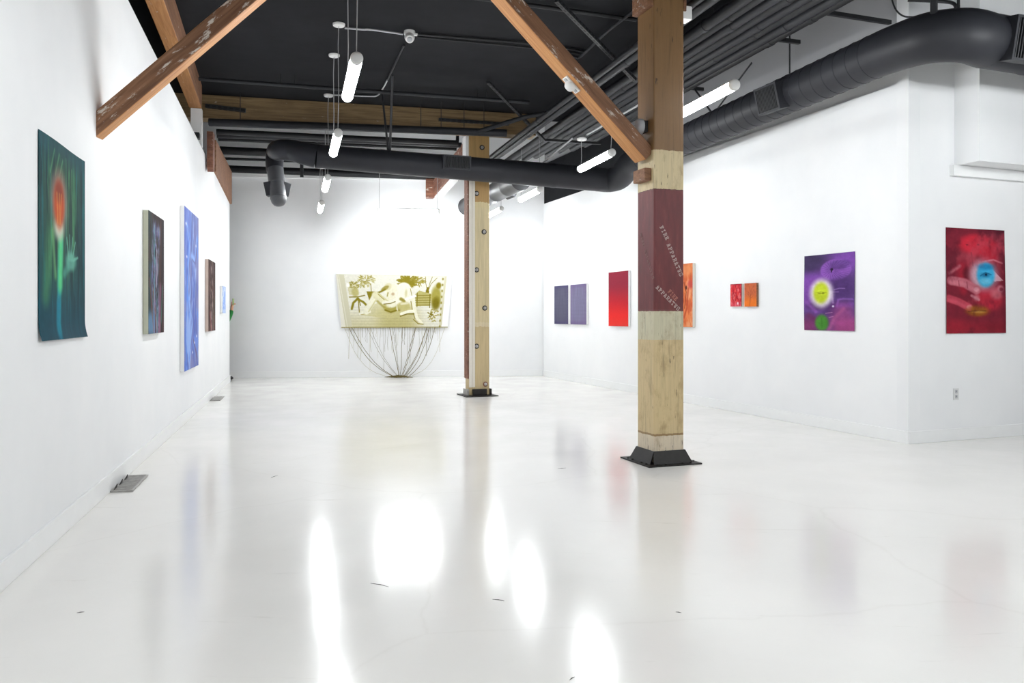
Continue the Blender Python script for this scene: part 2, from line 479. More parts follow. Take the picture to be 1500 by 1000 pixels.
for sx in (-1, 1):
    for sy in (-1, 1):
        for k in (0.35, 0.7):
            for (qx, qy) in ((sx * 0.235, sy * 0.235 * k), (sx * 0.235 * k, sy * 0.235)):
                p = c + ACR * qx + DEP * qy
                m = MB(); m.lathe(p + UP * 0.011, UP, [(0, .011), (.007, .011), (.011, .006), (.012, 0)], 8)
                m.build('bolt_head', M['castiron'], post1, True)
# timber corbel on top of the near post (carries the cross girder)
for s_, ln in ((-1, .055), (1, .03)):
    f = c + ACR * s_ * (W1 / 2 + ln / 2 + .0005)
    m = MB(); m.box(f + UP * 4.09, ACR * ln / 2, DEP * 0.145, UP * 0.115)
    m.build('corbel', M['brace_side'], post1, bevel=0.006)

GL = {'F': ['11111','01001','01010','01110','01010','01000','11100'], 'I': ['01110','00100','00100','00100','00100','00100','01110'],
      'R': ['11110','01001','01001','01110','01010','01001','11011'], 'E': ['11111','01001','01010','01110','01010','01001','11111'],
      'A': ['00100','01010','01010','01010','01110','01010','11011'], 'P': ['11110','01001','01001','01110','01000','01000','11100'],
      'T': ['11111','10101','00100','00100','00100','00100','01110'], 'U': ['11011','01010','01010','01010','01010','01010','01110'],
      'S': ['01111','10001','10000','01110','00001','10001','11110']}
def stencil(parent, face_o, sx, n, text, start, end, height, mat, label):
    """text along the face from start to end, both (s, z); a stencil bridge breaks each letter"""
    a = Vector((sx.x * start[0], sx.y * start[0], start[1])); b = Vector((sx.x * end[0], sx.y * end[0], end[1]))
    d = (b - a); pitch = d.length / len(text); d.normalize(); up = n.cross(d).normalized()
    if up.z < 0: up = -up
    m = MB(); cw = pitch * 0.78 / 5; chh = height / 7
    for i, ch in enumerate(text):
        if ch == ' ': continue
        for r, row in enumerate(GL[ch]):
            for q, bit in enumerate(row):
                if bit == '0' or (r == 3 and q == 2 and ch in 'ITS'): continue
                pc = face_o + a + d * (pitch * (i + .08) + cw * (q + .5)) + up * (chh * (6.5 - r)) + n * 0.0008
                k = 0.46 if r != 2 else 0.42
                m.box(pc, d * cw * 0.52, up * chh * k, n * 0.0009)
    o = m.build('stencil_lettering', mat, parent); o['label'] = label
    return o
fo = N1 + Vector((0, 0, 0)); front = -DEP; left = -ACR
stencil(post1, fo, ACR, front, 'FIRE', (.052, 2.065), (.118, 1.945), .038, M['stencil'], 'faded stencil lettering FIRE')
stencil(post1, fo, ACR, front, 'APPARATUS', (.122, 1.915), (.258, 1.63), .038, M['stencil'], 'faded stencil lettering APPARATUS')
stencil(post1, fo, ACR, front, 'FIRE', (.13, 1.50), (.215, 1.418), .038, M['stencil_red'], 'reddish stencil lettering FIRE')
stencil(post1, fo, ACR, front, 'APPARATUS', (.012, 1.535), (.240, 1.33), .036, M['stencil'], 'lower stencil lettering APPARATUS')
stencil(post1, fo + DEP * W1, -DEP, left, 'FIRE', (.045, 2.02), (.109, 1.903), .032, M['stencil_dim'], 'worn stencil lettering FIRE on the left face')
stencil(post1, fo + DEP * W1, -DEP, left, 'APPARATUS', (.127, 1.870), (.275, 1.60), .032, M['stencil_dim'], 'worn stencil lettering APPARATUS on the left face')

# bolts, trim boards and shoe of the far post
zb = lambda v: EYE + (461 - v) / F * 13.12
for k, (u, v) in enumerate(((706, 215), (698, 283), (709, 339), (698, 395), (710, 451), (698, 507), (711, 563))):
    s = ((u - 750) / F * 13.1 - N2.x) / (ACR.x - (u - 750) / F * ACR.y)
    p = N2 + ACR * s + UP * zb(v)
    m = MB(); m.lathe(p - DEP * -0.001, -DEP, [(0, .042), (.007, .042), (.009, .036), (.009, 0)], 18)
    w = m.build('washer', M['castiron'] if k < 6 else M['redwood'], post2, True)
    m = MB(); m.lathe(p - DEP * 0.008, -DEP, [(0, .026), (.014, .025), (.022, .014), (.024, 0)], 12)
    m.build('bolt_head', M['steel'], w, True)
for (s0, s1, dep, mt, z0, z1) in ((0.0, .05, .014, 'linen', 0.14, 3.75), (.056, .098, .010, 'linen', 0.14, 3.75)):
    m = MB(); m.box(N2 + ACR * (s0 + s1) / 2 - DEP * dep / 2 + UP * (z0 + z1) / 2, ACR * (s1 - s0) / 2, DEP * (dep / 2 - .0005), UP * (z1 - z0) / 2)
    m.build('trim_board', M[mt], post2)
m = MB(); m.box(N2 + DEP * 0.1 - ACR * 0.011 + UP * 2.06, ACR * 0.010, DEP * 0.095, UP * 1.78)
o = m.build('side_board', M['redwood'], post2); o['label'] = 'reddish brown side board'
m = MB(); m.box(N2 + DEP * 0.1 - ACR * 0.026 + UP * 4.0, ACR * 0.025, DEP * 0.09, UP * 0.16)
o = m.build('paint_patch', M['trim'], post2); o['label'] = 'chipped white side board'
c = C2
m = MB(); m.hexa(rect_pts(c, 0.27, 0.27, 0.0) + rect_pts(c, 0.27, 0.27, 0.012))
m.build('base_plate', M['castiron'], post2)
for d, s in ((-DEP, ACR), (-ACR, DEP), (ACR, DEP), (DEP, ACR)):
    f = c + d * ((W2 if abs(d.dot(ACR)) > .5 else D2) / 2 + .018)
    m = MB(); m.box(f + UP * .062, d * .016, s * .12, UP * .05)
    m.build('shoe_flange', M['castiron'] if d != -ACR else M['steel'], post2, bevel=0.006)

# ------------------------------------------------------------------ braces and girders
def frame_pt(t, off, z):   # in the plane of the first frame, t metres left of the near post
    return Vector((C1.x - ACR.x * t + DEP.x * off, C1.y - ACR.y * t + DEP.y * off, z))
w, hh = 0.2, 0.13
up45 = lambda t: 2.46 + 0.94 * t
def brace(name, t0, z0, t1, z1, label):
    a, b = frame_pt(t0, 0, z0), frame_pt(t1, 0, z1)
    o = timber(name, a, b, w, hh, M['brace'], bevel=0.012, under=M['brace_side'])
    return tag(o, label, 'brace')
# right: bottom edge at z = 2.46 + .94 t ; centre is hh/2 above along the normal
ob = 0.5 * hh / math.cos(math.atan(.94))
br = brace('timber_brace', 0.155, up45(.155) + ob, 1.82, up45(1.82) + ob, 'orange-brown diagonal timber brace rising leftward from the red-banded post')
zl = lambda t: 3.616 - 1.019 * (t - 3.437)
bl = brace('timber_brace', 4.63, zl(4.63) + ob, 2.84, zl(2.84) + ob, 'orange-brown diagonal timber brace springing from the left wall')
# angle seat under the right brace on the post
s0 = frame_pt(W1 / 2 + .034, 0, 2.49)
m = MB(); m.box(s0 + UP * .035, ACR * .033, DEP * .105, UP * .055)
tag(m.build('brace_seat', M['brown'], bevel=0.006), 'small brown block under the foot of the brace on the red-banded post', 'block')
# cross girder over the first frame (its underside is just above the picture)
o = timber('timber_girder', frame_pt(4.05, 0, 4.38), frame_pt(.155, 0, 4.38), 0.2, 0.33, M['girder'])
tag(o, 'heavy cross girder resting on the red-banded post above the two braces', 'girder')
# girder at the step of the ceiling
a = G0 + gn * 0.15 + UP * 4.375; b = G0 + gd * 5.5 + gn * 0.15 + UP * 4.375
a = a - gd * 0.1
o = timber('timber_girder', a, b, 0.3, 0.345, M['girder'])
tag(o, 'long weathered girder crossing the room over the bolted post', 'girder')
# longitudinal beam along the left wall
px = lambda Y: Vector((-3.47 - 0.29 * (Y - 8.46), Y, 0))
bd = (px(11.5) - px(5.2)).normalized(); bnm = Vector((-bd.y, bd.x, 0))
o = timber('timber_purlin', px(4.6) + bnm * 0.09 + UP * 4.375, px(11.55) + bnm * 0.09 + UP * 4.375, 0.17, 0.335, M['brace'], under=M['brown'])
tag(o, 'brown timber purlin running along the top of the left wall', 'beam')
# white stub post carrying it, dark block, brown plate on top of the wall's far part
pp = px(11.62) + bnm * 0.08
m = MB(); m.box(pp + UP * 3.94, bd * .07, bnm * .075, UP * .268)
tag(m.build('stub_post', M['trim'], bevel=0.006), 'short white stub post under the purlin above the left wall', 'post')
q = LW(11.95) + LN * 0.065
m = MB()
pl = [(0, 3.98), (.26, 3.98), (.26, 3.55), (.2, 3.44), (.08, 3.40), (0, 3.46)]
vs = []
for sgn in (-1, 1):
    for (t_, z_) in pl:
        vs.append(q + LT * t_ + LN * (sgn * .042) + UP * z_)
n = len(pl)
m.add(vs, [tuple(range(n)), tuple(range(2 * n - 1, n - 1, -1))] + [(i, n + i, n + (i + 1) % n, (i + 1) % n) for i in range(n)])
o = m.build('timber_corbel', M['redwood'])
bm = bmesh.new(); bm.from_mesh(o.data); bmesh.ops.recalc_face_normals(bm, faces=bm.faces); bm.to_mesh(o.data); bm.free()
tag(o, 'weathered reddish timber corbel hanging at the top of the left wall', 'block')
vs = []
for Y in (13.1, LEND + .1):
    for (e, z_) in ((-.1, LTOP(Y) + .004), (.035, LTOP(Y) + .004), (.035, 4.1), (-.1, 4.1)):
        vs.append(LW(Y) + LN * e + UP * z_)
m = MB().add(vs, [(0, 1, 2, 3), (7, 6, 5, 4), (0, 4, 5, 1), (1, 5, 6, 2), (2, 6, 7, 3), (3, 7, 4, 0)])
o = m.build('timber_plate', M['brown'], bevel=0.005)
bm = bmesh.new(); bm.from_mesh(o.data); bmesh.ops.recalc_face_normals(bm, faces=bm.faces); bm.to_mesh(o.data); bm.free()
tag(o, 'brown timber plate lying along the far top of the left wall', 'beam')
q = PZ(287, 199, 3.80)
m = MB(); m.box(q, LT * .07, LN * .05, UP * .04)
tag(m.build('junction_box', M['blackmetal'], bevel=0.004), 'small black box sitting above the left wall by the white stub post', 'box')
# girder from the bolted post to the back wall with a white board beneath
e0 = Vector((-1.55, 16.83, 0)); e1 = C2 + DEP * 0.16
gr = empty('timber_girder', (e0.x, e0.y, 3.66), 'reddish girder with a white underside reaching from bolted post to back wall', 'girder')
timber('girder_beam', e0 + UP * 3.86, e1 + UP * 4.06, 0.2, 0.33, M['redwood'], gr)
timber('under_board', e0 + UP * 3.675, e1 + UP * 3.875, 0.15, 0.035, M['trim'], gr, bevel=0.003)
m = MB(); m.box(e0 - BT * 0.12 + BN * 0.1 + UP * 3.87, BT * 0.1, BN * 0.1, UP * 0.19)
m.build('end_block', M['redwood'], gr, bevel=0.006)
# ------------------------------------------------------------------ artworks: pigment laid down on a fine mesh
def vnoise(x, y, f, seed, octv=4, rough=0.55):
    r = np.random.RandomState(seed); tot = np.zeros_like(x); amp = 1.0; s = 0
    for k in range(octv):
        g = r.rand(65, 65); fx = (x * f + 31.7) % 64; fy = (y * f + 17.3) % 64
        ix = fx.astype(int); iy = fy.astype(int); tx = fx - ix; ty = fy - iy
        tx = tx * tx * (3 - 2 * tx); ty = ty * ty * (3 - 2 * ty)
        v = (g[iy, ix] * (1 - tx) + g[iy, ix + 1] * tx) * (1 - ty) + (g[iy + 1, ix] * (1 - tx) + g[iy + 1, ix + 1] * tx) * ty
        tot += v * amp; s += amp; amp *= rough; f *= 2.03
    return tot / s
def sstep(a, b, v):
    t = np.clip((v - a) / (b - a + 1e-9), 0, 1); return t * t * (3 - 2 * t)
class Paint:
    def __init__(s, nx, ny, asp):
        s.x, s.y = np.meshgrid(np.linspace(0, 1, nx), np.linspace(0, 1, ny)); s.asp = asp   # asp = width / height
        s.c = np.zeros(s.x.shape + (3,))
    def fill(s, col): s.c[:] = col
    def mix(s, m, col):
        col = np.asarray(col, float); s.c = s.c * (1 - m[..., None]) + col * m[..., None]
    def ell(s, cx, cy, rx, ry, col, soft=0.25, a=1.0, ang=0.0):
        dx = (s.x - cx) * s.asp; dy = s.y - cy; ca, sa = math.cos(ang), math.sin(ang)
        d = np.sqrt(((dx * ca + dy * sa) / (rx * s.asp)) ** 2 + ((-dx * sa + dy * ca) / ry) ** 2)
        s.mix((1 - sstep(1 - soft, 1 + soft, d)) * a, col)
    def line(s, pts, w, col, soft=0.6, a=1.0, w2=None):
        """w: half width in heights"""
        best = np.full(s.x.shape, 9.0); n = len(pts) - 1
        for i in range(n):
            (x0, y0), (x1, y1) = pts[i], pts[i + 1]
            ax, ay, bx, by = x0 * s.asp, y0, x1 * s.asp, y1
            px, py = s.x * s.asp - ax, s.y - ay; dx, dy = bx - ax, by - ay
            t = np.clip((px * dx + py * dy) / (dx * dx + dy * dy + 1e-12), 0, 1)
            ww = w if w2 is None else w + (w2 - w) * (i + t) / n
            best = np.minimum(best, np.sqrt((px - t * dx) ** 2 + (py - t * dy) ** 2) / ww)
        s.mix((1 - sstep(1 - soft, 1 + soft, best)) * a, col)
    def poly(s, pts, col, a=1.0):
        ins = np.zeros(s.x.shape, bool); n = len(pts)
        for i in range(n):
            x0, y0 = pts[i]; x1, y1 = pts[(i + 1) % n]
            c = ((y0 > s.y) != (y1 > s.y)) & (s.x < (x1 - x0) * (s.y - y0) / (y1 - y0 + 1e-12) + x0)
            ins ^= c
        s.mix(ins * a, col)
    def noise(s, amt, f=6, seed=1, sx=1.0, sy=1.0):
        v = vnoise(s.x * s.asp * sx, s.y * sy, f, seed) - 0.5
        s.c *= (1 + 2 * amt * v)[..., None]
    def streak(s, col, f, seed, lo, hi, a=1.0, sx=1.0, sy=1.0, mask=None):
        v = sstep(lo, hi, vnoise(s.x * s.asp * sx, s.y * sy, f, seed, 5, .6)) * a
        if mask is not None: v = v * mask
        s.mix(v, col)
    def linear(s, gain):
        c = np.clip(s.c, 0, 255) / 255
        c = np.where(c <= .04045, c / 12.92, ((c + .055) / 1.055) ** 2.4) * gain
        return np.clip(c, 0, 0.95)
ART_GAIN = 0.85

def sheet(name, parent, TL, TR, BR, BL, n, thick, P, warp=None, edge_mat=None):
    """painted sheet: a fine front grid, plain back and sides"""
    ny, nx = P.x.shape; TL, TR, BR, BL = map(np.array, (TL, TR, BR, BL)); n = np.array(n)
    X, Y = P.x[..., None], P.y[..., None]
    pos = (TL * (1 - X) + TR * X) * (1 - Y) + (BL * (1 - X) + BR * X) * Y
    if warp is not None: pos = pos + n * warp(P.x, P.y)[..., None]
    fr = (pos + n * thick).reshape(-1, 3)
    idx = np.arange(nx * ny).reshape(ny, nx)
    q = np.stack([idx[:-1, :-1], idx[1:, :-1], idx[1:, 1:], idx[:-1, 1:]], -1).reshape(-1, 4)
    ring = np.concatenate([idx[0, :-1], idx[:-1, -1], idx[-1, :0:-1], idx[:0:-1, 0]])
    bk = pos.reshape(-1, 3); nb = len(ring); o0 = nx * ny
    faces = [tuple(f) for f in q.tolist()]
    nq = len(faces)
    for i in range(nb):
        j = (i + 1) % nb
        faces.append((int(ring[i]), int(ring[j]), o0 + int(ring[j]), o0 + int(ring[i])))
    faces += [tuple(f) for f in (q[:, ::-1] + o0).tolist()]
    allv = np.concatenate([fr, bk])
    org = np.array(world_origin(parent)) if parent is not None else np.array([allv[:, 0].mean(), allv[:, 1].mean(), allv[:, 2].min()])
    me = bpy.data.meshes.new(name); me.from_pydata((allv - org).tolist(), [], faces); me.update()
    at = me.attributes.new('pigment', 'FLOAT_COLOR', 'POINT')
    colr = P.linear(ART_GAIN).reshape(-1, 3)
    full = np.ones((len(allv), 4), np.float32); full[:o0, :3] = colr; full[o0:, :3] = colr
    at.data.foreach_set('color', full.ravel())
    me.materials.append(M['art'])
    if edge_mat is not None:
        me.materials.append(edge_mat)
        mi = np.zeros(len(faces), np.int32); mi[nq:] = 1; me.polygons.foreach_set('material_index', mi)
    o = bpy.data.objects.new(name, me); COL.objects.link(o)
    if parent is None: o.location = Vector(org)
    else: o.parent = parent
    return o
def zat(p, v): return EYE + (461 - v) / F * p.y
def canvas(pa, pb, zt, zb, n, depth, P, edge, label, group=None):
    """stretched canvas: stretcher box with a painted face"""
    a, b = Vector(pa), Vector(pb); n = Vector(n)
    root = empty('canvas_painting', ((a.x + b.x) / 2, (a.y + b.y) / 2, zb), label, 'painting', group)
    m = MB(); off = n * -(depth - 0.003)
    g = n * 0.004
    a0, b0 = a - n * depth + g, b - n * depth + g
    m.hexa([(a0.x, a0.y, zb), (b0.x, b0.y, zb), (b.x - n.x * .002, b.y - n.y * .002, zb), (a.x - n.x * .002, a.y - n.y * .002, zb),
            (a0.x, a0.y, zt), (b0.x, b0.y, zt), (b.x - n.x * .002, b.y - n.y * .002, zt), (a.x - n.x * .002, a.y - n.y * .002, zt)])
    o = m.build('stretched_edge', edge, root)
    bm = bmesh.new(); bm.from_mesh(o.data); bmesh.ops.recalc_face_normals(bm, faces=bm.faces); bm.to_mesh(o.data); bm.free()
    q = n * -0.002
    sheet('painted_face', root, Vector((a.x, a.y, zt)) + q, Vector((b.x, b.y, zt)) + q, Vector((b.x, b.y, zb)) + q, Vector((a.x, a.y, zb)) + q, n, 0.003, P)
    return root

# --- green poster, left wall
P = Paint(120, 170, .84)
P.fill((22, 78, 88)); P.mix(sstep(.9, .2, P.y) * .5, (38, 84, 80)); P.ell(.45, .3, .4, .4, (52, 84, 62), .7, .8)
P.streak((84, 176, 110), 5, 3, .5, .66, .85, 5, .5, sstep(.95, .2, np.abs(P.x - .45) * 2) * sstep(.85, .4, P.y))
P.streak((20, 120, 130), 5, 9, .52, .75, .6, 6, .4)
P.streak((14, 48, 56), 4, 14, .48, .66, .75, 5, .5)
P.mix(sstep(.65, 1.0, P.y) * .8, (20, 72, 90)); P.mix(sstep(.16, .0, P.y) * .7, (26, 76, 90))
for (x0, y0, x1, y1) in ((.2, .17, .28, .05), (.3, .17, .38, .06), (.36, .2, .46, .08), (.56, .5, .54, .06), (.72, .5, .68, .1)):
    P.line([(x0, y0), (x1, y1)], .008, (96, 170, 116), .8, .55)
P.line([(.12, .78), (.2, .5), (.28, .42)], .05, (86, 160, 100), .9, .5); P.line([(.3, .68), (.24, .46)], .02, (120, 190, 120), .9, .6)
P.line([(.37, .95), (.38, .8), (.4, .62), (.42, .5)], .035, (34, 150, 158), .5, 1.0, .04)
P.line([(.4, .72), (.41, .6), (.42, .48)], .04, (92, 216, 140), .8, .95)
P.line([(.36, .98), (.37, .82)], .034, (14, 122, 150), .8, .8)
P.ell(.385, .31, .17, .15, (176, 150, 138), .5, .85); P.ell(.385, .25, .15, .1, (150, 110, 98), .5, .6)
P.ell(.38, .44, .09, .05, (222, 226, 208), .7, .9)
P.ell(.38, .315, .115, .115, (202, 84, 44), .35); P.ell(.38, .25, .08, .05, (132, 60, 44), .6, .8)
for dx in (-.05, 0, .045): P.line([(.38 + dx * .6, .41), (.38 + dx, .26)], .006, (236, 160, 72), .8, .8)
P.ell(.66, .59, .12, .05, (110, 186, 164), .4, .8); P.line([(.5, .66), (.6, .62)], .025, (86, 170, 150), .8, .7)
for (x1, y1) in ((.56, .47), (.63, .45), (.7, .46), (.77, .48), (.83, .56)): P.line([(.66 + (x1 - .68) * .4, .58), (x1, y1)], .010, (118, 192, 170), .6, .8, .006)
P.noise(.06, 30, 5)
pa, pb = left_u(55), left_u(123); zt = 2.302; zb = 1.158
curl = lambda x, y: 0.004 + 0.018 * (y > .9) * ((y - .9) / .1) ** 2 + 0.004 * np.sin(x * 6)
o = sheet('poster', None, Vector((pa.x, pa.y, zt)), Vector((pb.x, pb.y, zt)), Vector((pb.x, pb.y, zb)), Vector((pa.x, pa.y, zb)), LN, .003, P, curl)
tag(o, 'large dark teal poster of a glowing orange flower and raised hand on left wall', 'poster')

# --- dark portrait canvas
P = Paint(70, 110, .75)
P.fill((50, 32, 34)); P.mix(sstep(.4, .0, P.x), (40, 62, 64)); P.streak((92, 52, 46), 4, 2, .5, .7, .6, 2, .6)
P.streak((26, 22, 26), 5, 8, .45, .65, .7, 3, .5)
sk = sstep(.36, .1, np.abs(P.x - .42 - .08 * np.sin(P.y * 9)))
for k, c_ in enumerate(((128, 136, 176), (92, 108, 160), (174, 182, 206), (96, 150, 160), (108, 84, 128))):
    P.streak(c_, 6, 20 + k, .55, .66, .85, 4.5, 1.0, sk * sstep(.02, .12, P.y))
P.line([(.5, .3), (.52, .5), (.46, .6)], .012, (206, 208, 220), .7, .8); P.ell(.42, .32, .05, .04, (24, 20, 30), .6, .8)
P.line([(.3, .65), (.5, .95)], .03, (196, 150, 140), .8, .4); P.line([(.75, .62), (.66, .98)], .05, (150, 96, 128), .9, .7); P.line([(.9, .6), (.8, .9)], .02, (90, 150, 130), .9, .6)
P.ell(.12, .92, .25, .1, (108, 150, 190), .6, .8); P.line([(.05, .55), (.3, .98)], .012, (128, 70, 60), .8, .7)
def lcanvas(u0, u1, zt, zb, depth, P, edge, label):
    return canvas(left_u(u0, depth), left_u(u1, depth), zt, zb, LN, depth, P, edge, label)
lcanvas(217.6, 240, 2.235, 1.128, .05, P, M['sagecanvas'], 'dark brown portrait canvas with sage green side, nearest canvas on the left wall')
# --- tall blue canvas
P = Paint(80, 150, .65)
P.fill((116, 134, 206)); P.mix(sstep(.45, 1, P.x) * .8, (146, 144, 190)); P.mix(sstep(.5, .1, P.x) * sstep(.3, .9, P.y) * .6, (92, 128, 224))
for k, c_ in enumerate(((96, 150, 240), (140, 138, 186), (170, 196, 244), (84, 104, 190), (110, 120, 176))):
    P.streak(c_, 4, 40 + k, .54, .66, .75, 2.6, .9)
for pts in ([(.15, .1), (.35, .2), (.25, .35), (.4, .5), (.3, .62)], [(.3, .55), (.55, .7), (.35, .85)], [(.85, .15), (.7, .3), (.45, .28)]):
    P.line(pts, .02, (150, 186, 246), .9, .8); P.line([(a + .05, b + .02) for a, b in pts], .006, (90, 84, 140), .8, .6)
P.ell(.75, .84, .2, .05, (120, 150, 230), .5, .8); P.line([(.6, .82), (.75, .88), (.9, .95)], .012, (112, 96, 130), .8, .8)
for a, b in ((.1, .1), (.8, .2), (.7, .84), (.55, .9), (.15, .3), (.85, .8)): P.ell(a, b, .03, .008, (236, 240, 252), .6)
lcanvas(270.2, 290.7, 2.568, .64, .05, P, M['trim'], 'tall periwinkle blue canvas between two dark canvases on the left wall')
# --- small dark canvas
P = Paint(50, 70, .77)
P.fill((58, 36, 32)); P.streak((96, 64, 56), 4, 61, .48, .66, .8, 2, 1)
sk = sstep(.4, .1, np.abs(P.x - .45))
for k, c_ in enumerate(((150, 126, 118), (98, 84, 96), (30, 22, 24), (180, 160, 156))): P.streak(c_, 6, 70 + k, .54, .66, .8, 3.5, 1, sk)
P.line([(.8, .55), (.7, .9)], .05, (110, 120, 92), .9, .5); P.line([(.2, .75), (.4, .98)], .03, (176, 92, 96), .9, .6)
lcanvas(305.5, 315.3, 2.113, 1.058, .05, P, M['pinkcanvas'], 'dark brown canvas with pinkish side, far from camera on the left wall')
# --- small pale blue canvas
P = Paint(40, 50, .9)
P.fill((196, 214, 246)); 
for k, c_ in enumerate(((150, 182, 244), (226, 236, 252), (124, 160, 236))): P.streak(c_, 5, 80 + k, .5, .6, .9, 2, 1.2)
lcanvas(326.2, 330.4, 1.797, 1.33, .045, P, M['trim'], 'small pale blue canvas nearest the far end of the left wall')

# --- right wall pair of grey purple panels
def rcanvas(u0, u1, zt, zb, depth, P, edge, label, group=None):
    return canvas(right_u(u0, depth), right_u(u1, depth), zt, zb, RN, depth, P, edge, label, group)
def woven(col, lo, hi, seed):
    P = Paint(90, 120, .9); P.fill(col)
    P.ell(.5, .5, .46, .5, hi, .35, .75); P.mix(sstep(.12, 0, P.y) * .6 + sstep(.88, 1, P.y) * .8, lo)
    P.c *= (1 + .05 * np.sin(P.x * 160))[..., None]; P.c *= (1 + .035 * np.sin(P.y * 190))[..., None]
    P.noise(.07, 8, seed, 4, .5); return P
rcanvas(812, 832.2, 1.885, 1.117, .045, woven((88, 84, 112), (80, 74, 112), (98, 98, 118), 3), M['trim'], 'darker grey-purple panel, the left one of the pair nearest the room corner')
rcanvas(835.8, 858.9, 1.885, 1.117, .045, woven((122, 110, 146), (112, 98, 140), (126, 124, 152), 4), M['trim'], 'lighter lavender-grey panel, the right one of the pair nearest the room corner')
# --- red gradient
P = Paint(80, 130, .8); P.fill((150, 42, 62))
g = np.clip(P.y, 0, 1)
for y0, y1, c_ in ((.2, .6, (196, 38, 50)), (.5, .85, (238, 44, 42)), (.8, 1.0, (236, 58, 50))): P.mix(sstep(y0, y1, g), c_)
P.noise(.03, 50, 4)
rcanvas(891.5, 920.2, 2.045, 1.105, .05, P, M['trim'], 'tall red gradient canvas just left of the red-banded post')
# --- orange canvas partly behind the post
P = Paint(90, 110, .85); P.fill((222, 112, 62))
for k, c_ in enumerate(((236, 140, 84), (190, 74, 40), (244, 176, 130), (206, 92, 52))): P.streak(c_, 4, 90 + k, .5, .68, .8, 1.4, 1)
P.ell(.93, .33, .1, .07, (196, 70, 66), .5, .8); P.line([(.7, .3), (.78, .45), (.72, .7)], .012, (120, 44, 30), .8, .8)
P.line([(.85, .4), (.8, .7), (.7, .85)], .02, (176, 66, 40), .9, .8); P.ell(.78, .38, .03, .03, (70, 30, 26), .6)
P.ell(.8, .1, .2, .1, (240, 160, 104), .6, .7)
rcanvas(975, 1014.4, 2.055, 1.12, .05, P, M['linen'], 'orange figure canvas half hidden behind the red-banded post')
# --- two small canvases
P = Paint(60, 90, .72); P.fill((206, 40, 56))
for k, c_ in enumerate(((238, 96, 92), (150, 18, 36), (240, 130, 128), (226, 60, 60))): P.streak(c_, 7, 100 + k, .5, .64, .85, 2.6, .9)
P.mix(sstep(.7, 1, P.y) * .55, (236, 110, 128)); P.mix(sstep(.06, 0, P.y) * .8, (120, 16, 44)); P.mix(sstep(.92, 1, P.x) * .7, (96, 14, 44))
for pts in ([(.2, .7), (.25, .35), (.4, .55)], [(.45, .75), (.55, .55), (.5, .4)]): P.line(pts, .02, (140, 12, 34), .8, .8)
P.ell(.66, .86, .07, .06, (250, 214, 222), .6)
rcanvas(1070, 1086.4, 1.712, 1.412, .035, P, M['linen'], 'small vivid red canvas, left of the small orange tree canvas')
P = Paint(60, 90, .8); P.fill((206, 106, 66)); P.mix(sstep(.4, .9, P.y), (240, 124, 42)); P.noise(.05, 8, 3); P.mix(sstep(.05, 0, P.y) * .5, (170, 70, 60))
P.line([(.46, 1.0), (.5, .62), (.52, .48)], .012, (120, 60, 36), .6, .9)
for pts in ([(.5, .6), (.35, .5), (.2, .44)], [(.51, .55), (.66, .44), (.76, .3)], [(.52, .5), (.5, .3), (.42, .16)], [(.5, .64), (.7, .58)], [(.35, .5), (.32, .34)], [(.66, .44), (.6, .24)]):
    P.line(pts, .007, (146, 78, 50), .7, .8)
P.streak((170, 86, 60), 12, 110, .52, .66, .6, 1, 1, sstep(.65, .3, P.y))
rcanvas(1090.5, 1108, 1.712, 1.408, .035, P, M['brown'], 'small orange canvas of a bare tree, right of the small red canvas')

# --- purple poster
P = Paint(120, 190, .6)
P.fill((96, 66, 128)); P.line([(0.0, .3), (.5, .2), (1.05, .05)], .15, (130, 76, 172), .8, .9); P.ell(.1, .08, .4, .16, (64, 52, 86), .6, .9)
P.ell(.15, .52, .3, .2, (136, 78, 176), .7, .8)
P.ell(.64, .21, .3, .135, (146, 92, 186), .08, .9); P.ell(.72, .15, .2, .06, (84, 56, 118), .3, .6)
for k in range(26):
    a = k / 26 * 6.283; P.line([(.57 + .05 * math.cos(a), .215 + .03 * math.sin(a)), (.64 + .28 * math.cos(a), .215 + .125 * math.sin(a))], .0022, (80, 44, 112), .8, .65)
P.ell(.565, .205, .03, .018, (44, 28, 60), .4); P.ell(.56, .225, .015, .02, (44, 28, 60), .4)
P.ell(.75, .45, .26, .13, (78, 50, 108), .7, .9); P.ell(.3, .68, .24, .05, (74, 44, 92), .5, .85); P.ell(.62, .72, .16, .1, (76, 46, 104), .6, .8)
P.line([(.62, .47), (.72, .455), (.82, .46)], .006, (150, 116, 180), .8, .7); P.line([(.6, .5), (.7, .5)], .008, (140, 104, 170), .8, .6)
P.line([(.68, .68), (.7, .6), (.8, .59), (.97, .6)], .012, (140, 92, 180), .8, .7); P.line([(.7, .68), (.95, .66)], .03, (124, 74, 164), .9, .7)
P.line([(.57, .5), (.6, .64)], .012, (170, 140, 190), .9, .6)
P.mix(sstep(.76, .9, P.y) * sstep(.35, .75, P.x) * .85, (164, 68, 124)); P.mix(sstep(.74, .92, P.y) * sstep(.5, .1, P.x) * .85, (134, 54, 104))
P.ell(.78, .78, .2, .12, (172, 78, 140), .8, .7); P.line([(.5, 1.0), (.62, .84), (.8, .72)], .02, (190, 100, 150), .9, .5); P.line([(.1, .8), (.3, .9)], .03, (110, 44, 90), .9, .6); P.line([(.05, .62), (.25, .75)], .02, (150, 92, 180), .9, .6)
P.ell(.36, .51, .235, .185, (226, 216, 224), .3); P.ell(.355, .505, .15, .135, (196, 212, 44), .3); P.ell(.35, .47, .1, .06, (214, 232, 60), .6, .7)
P.ell(.33, .51, .04, .010, (140, 150, 26), .6, .8); P.ell(.4, .51, .03, .01, (130, 140, 20), .4); P.line([(.27, .5), (.35, .488), (.46, .505)], .003, (120, 128, 24), .7, .7)
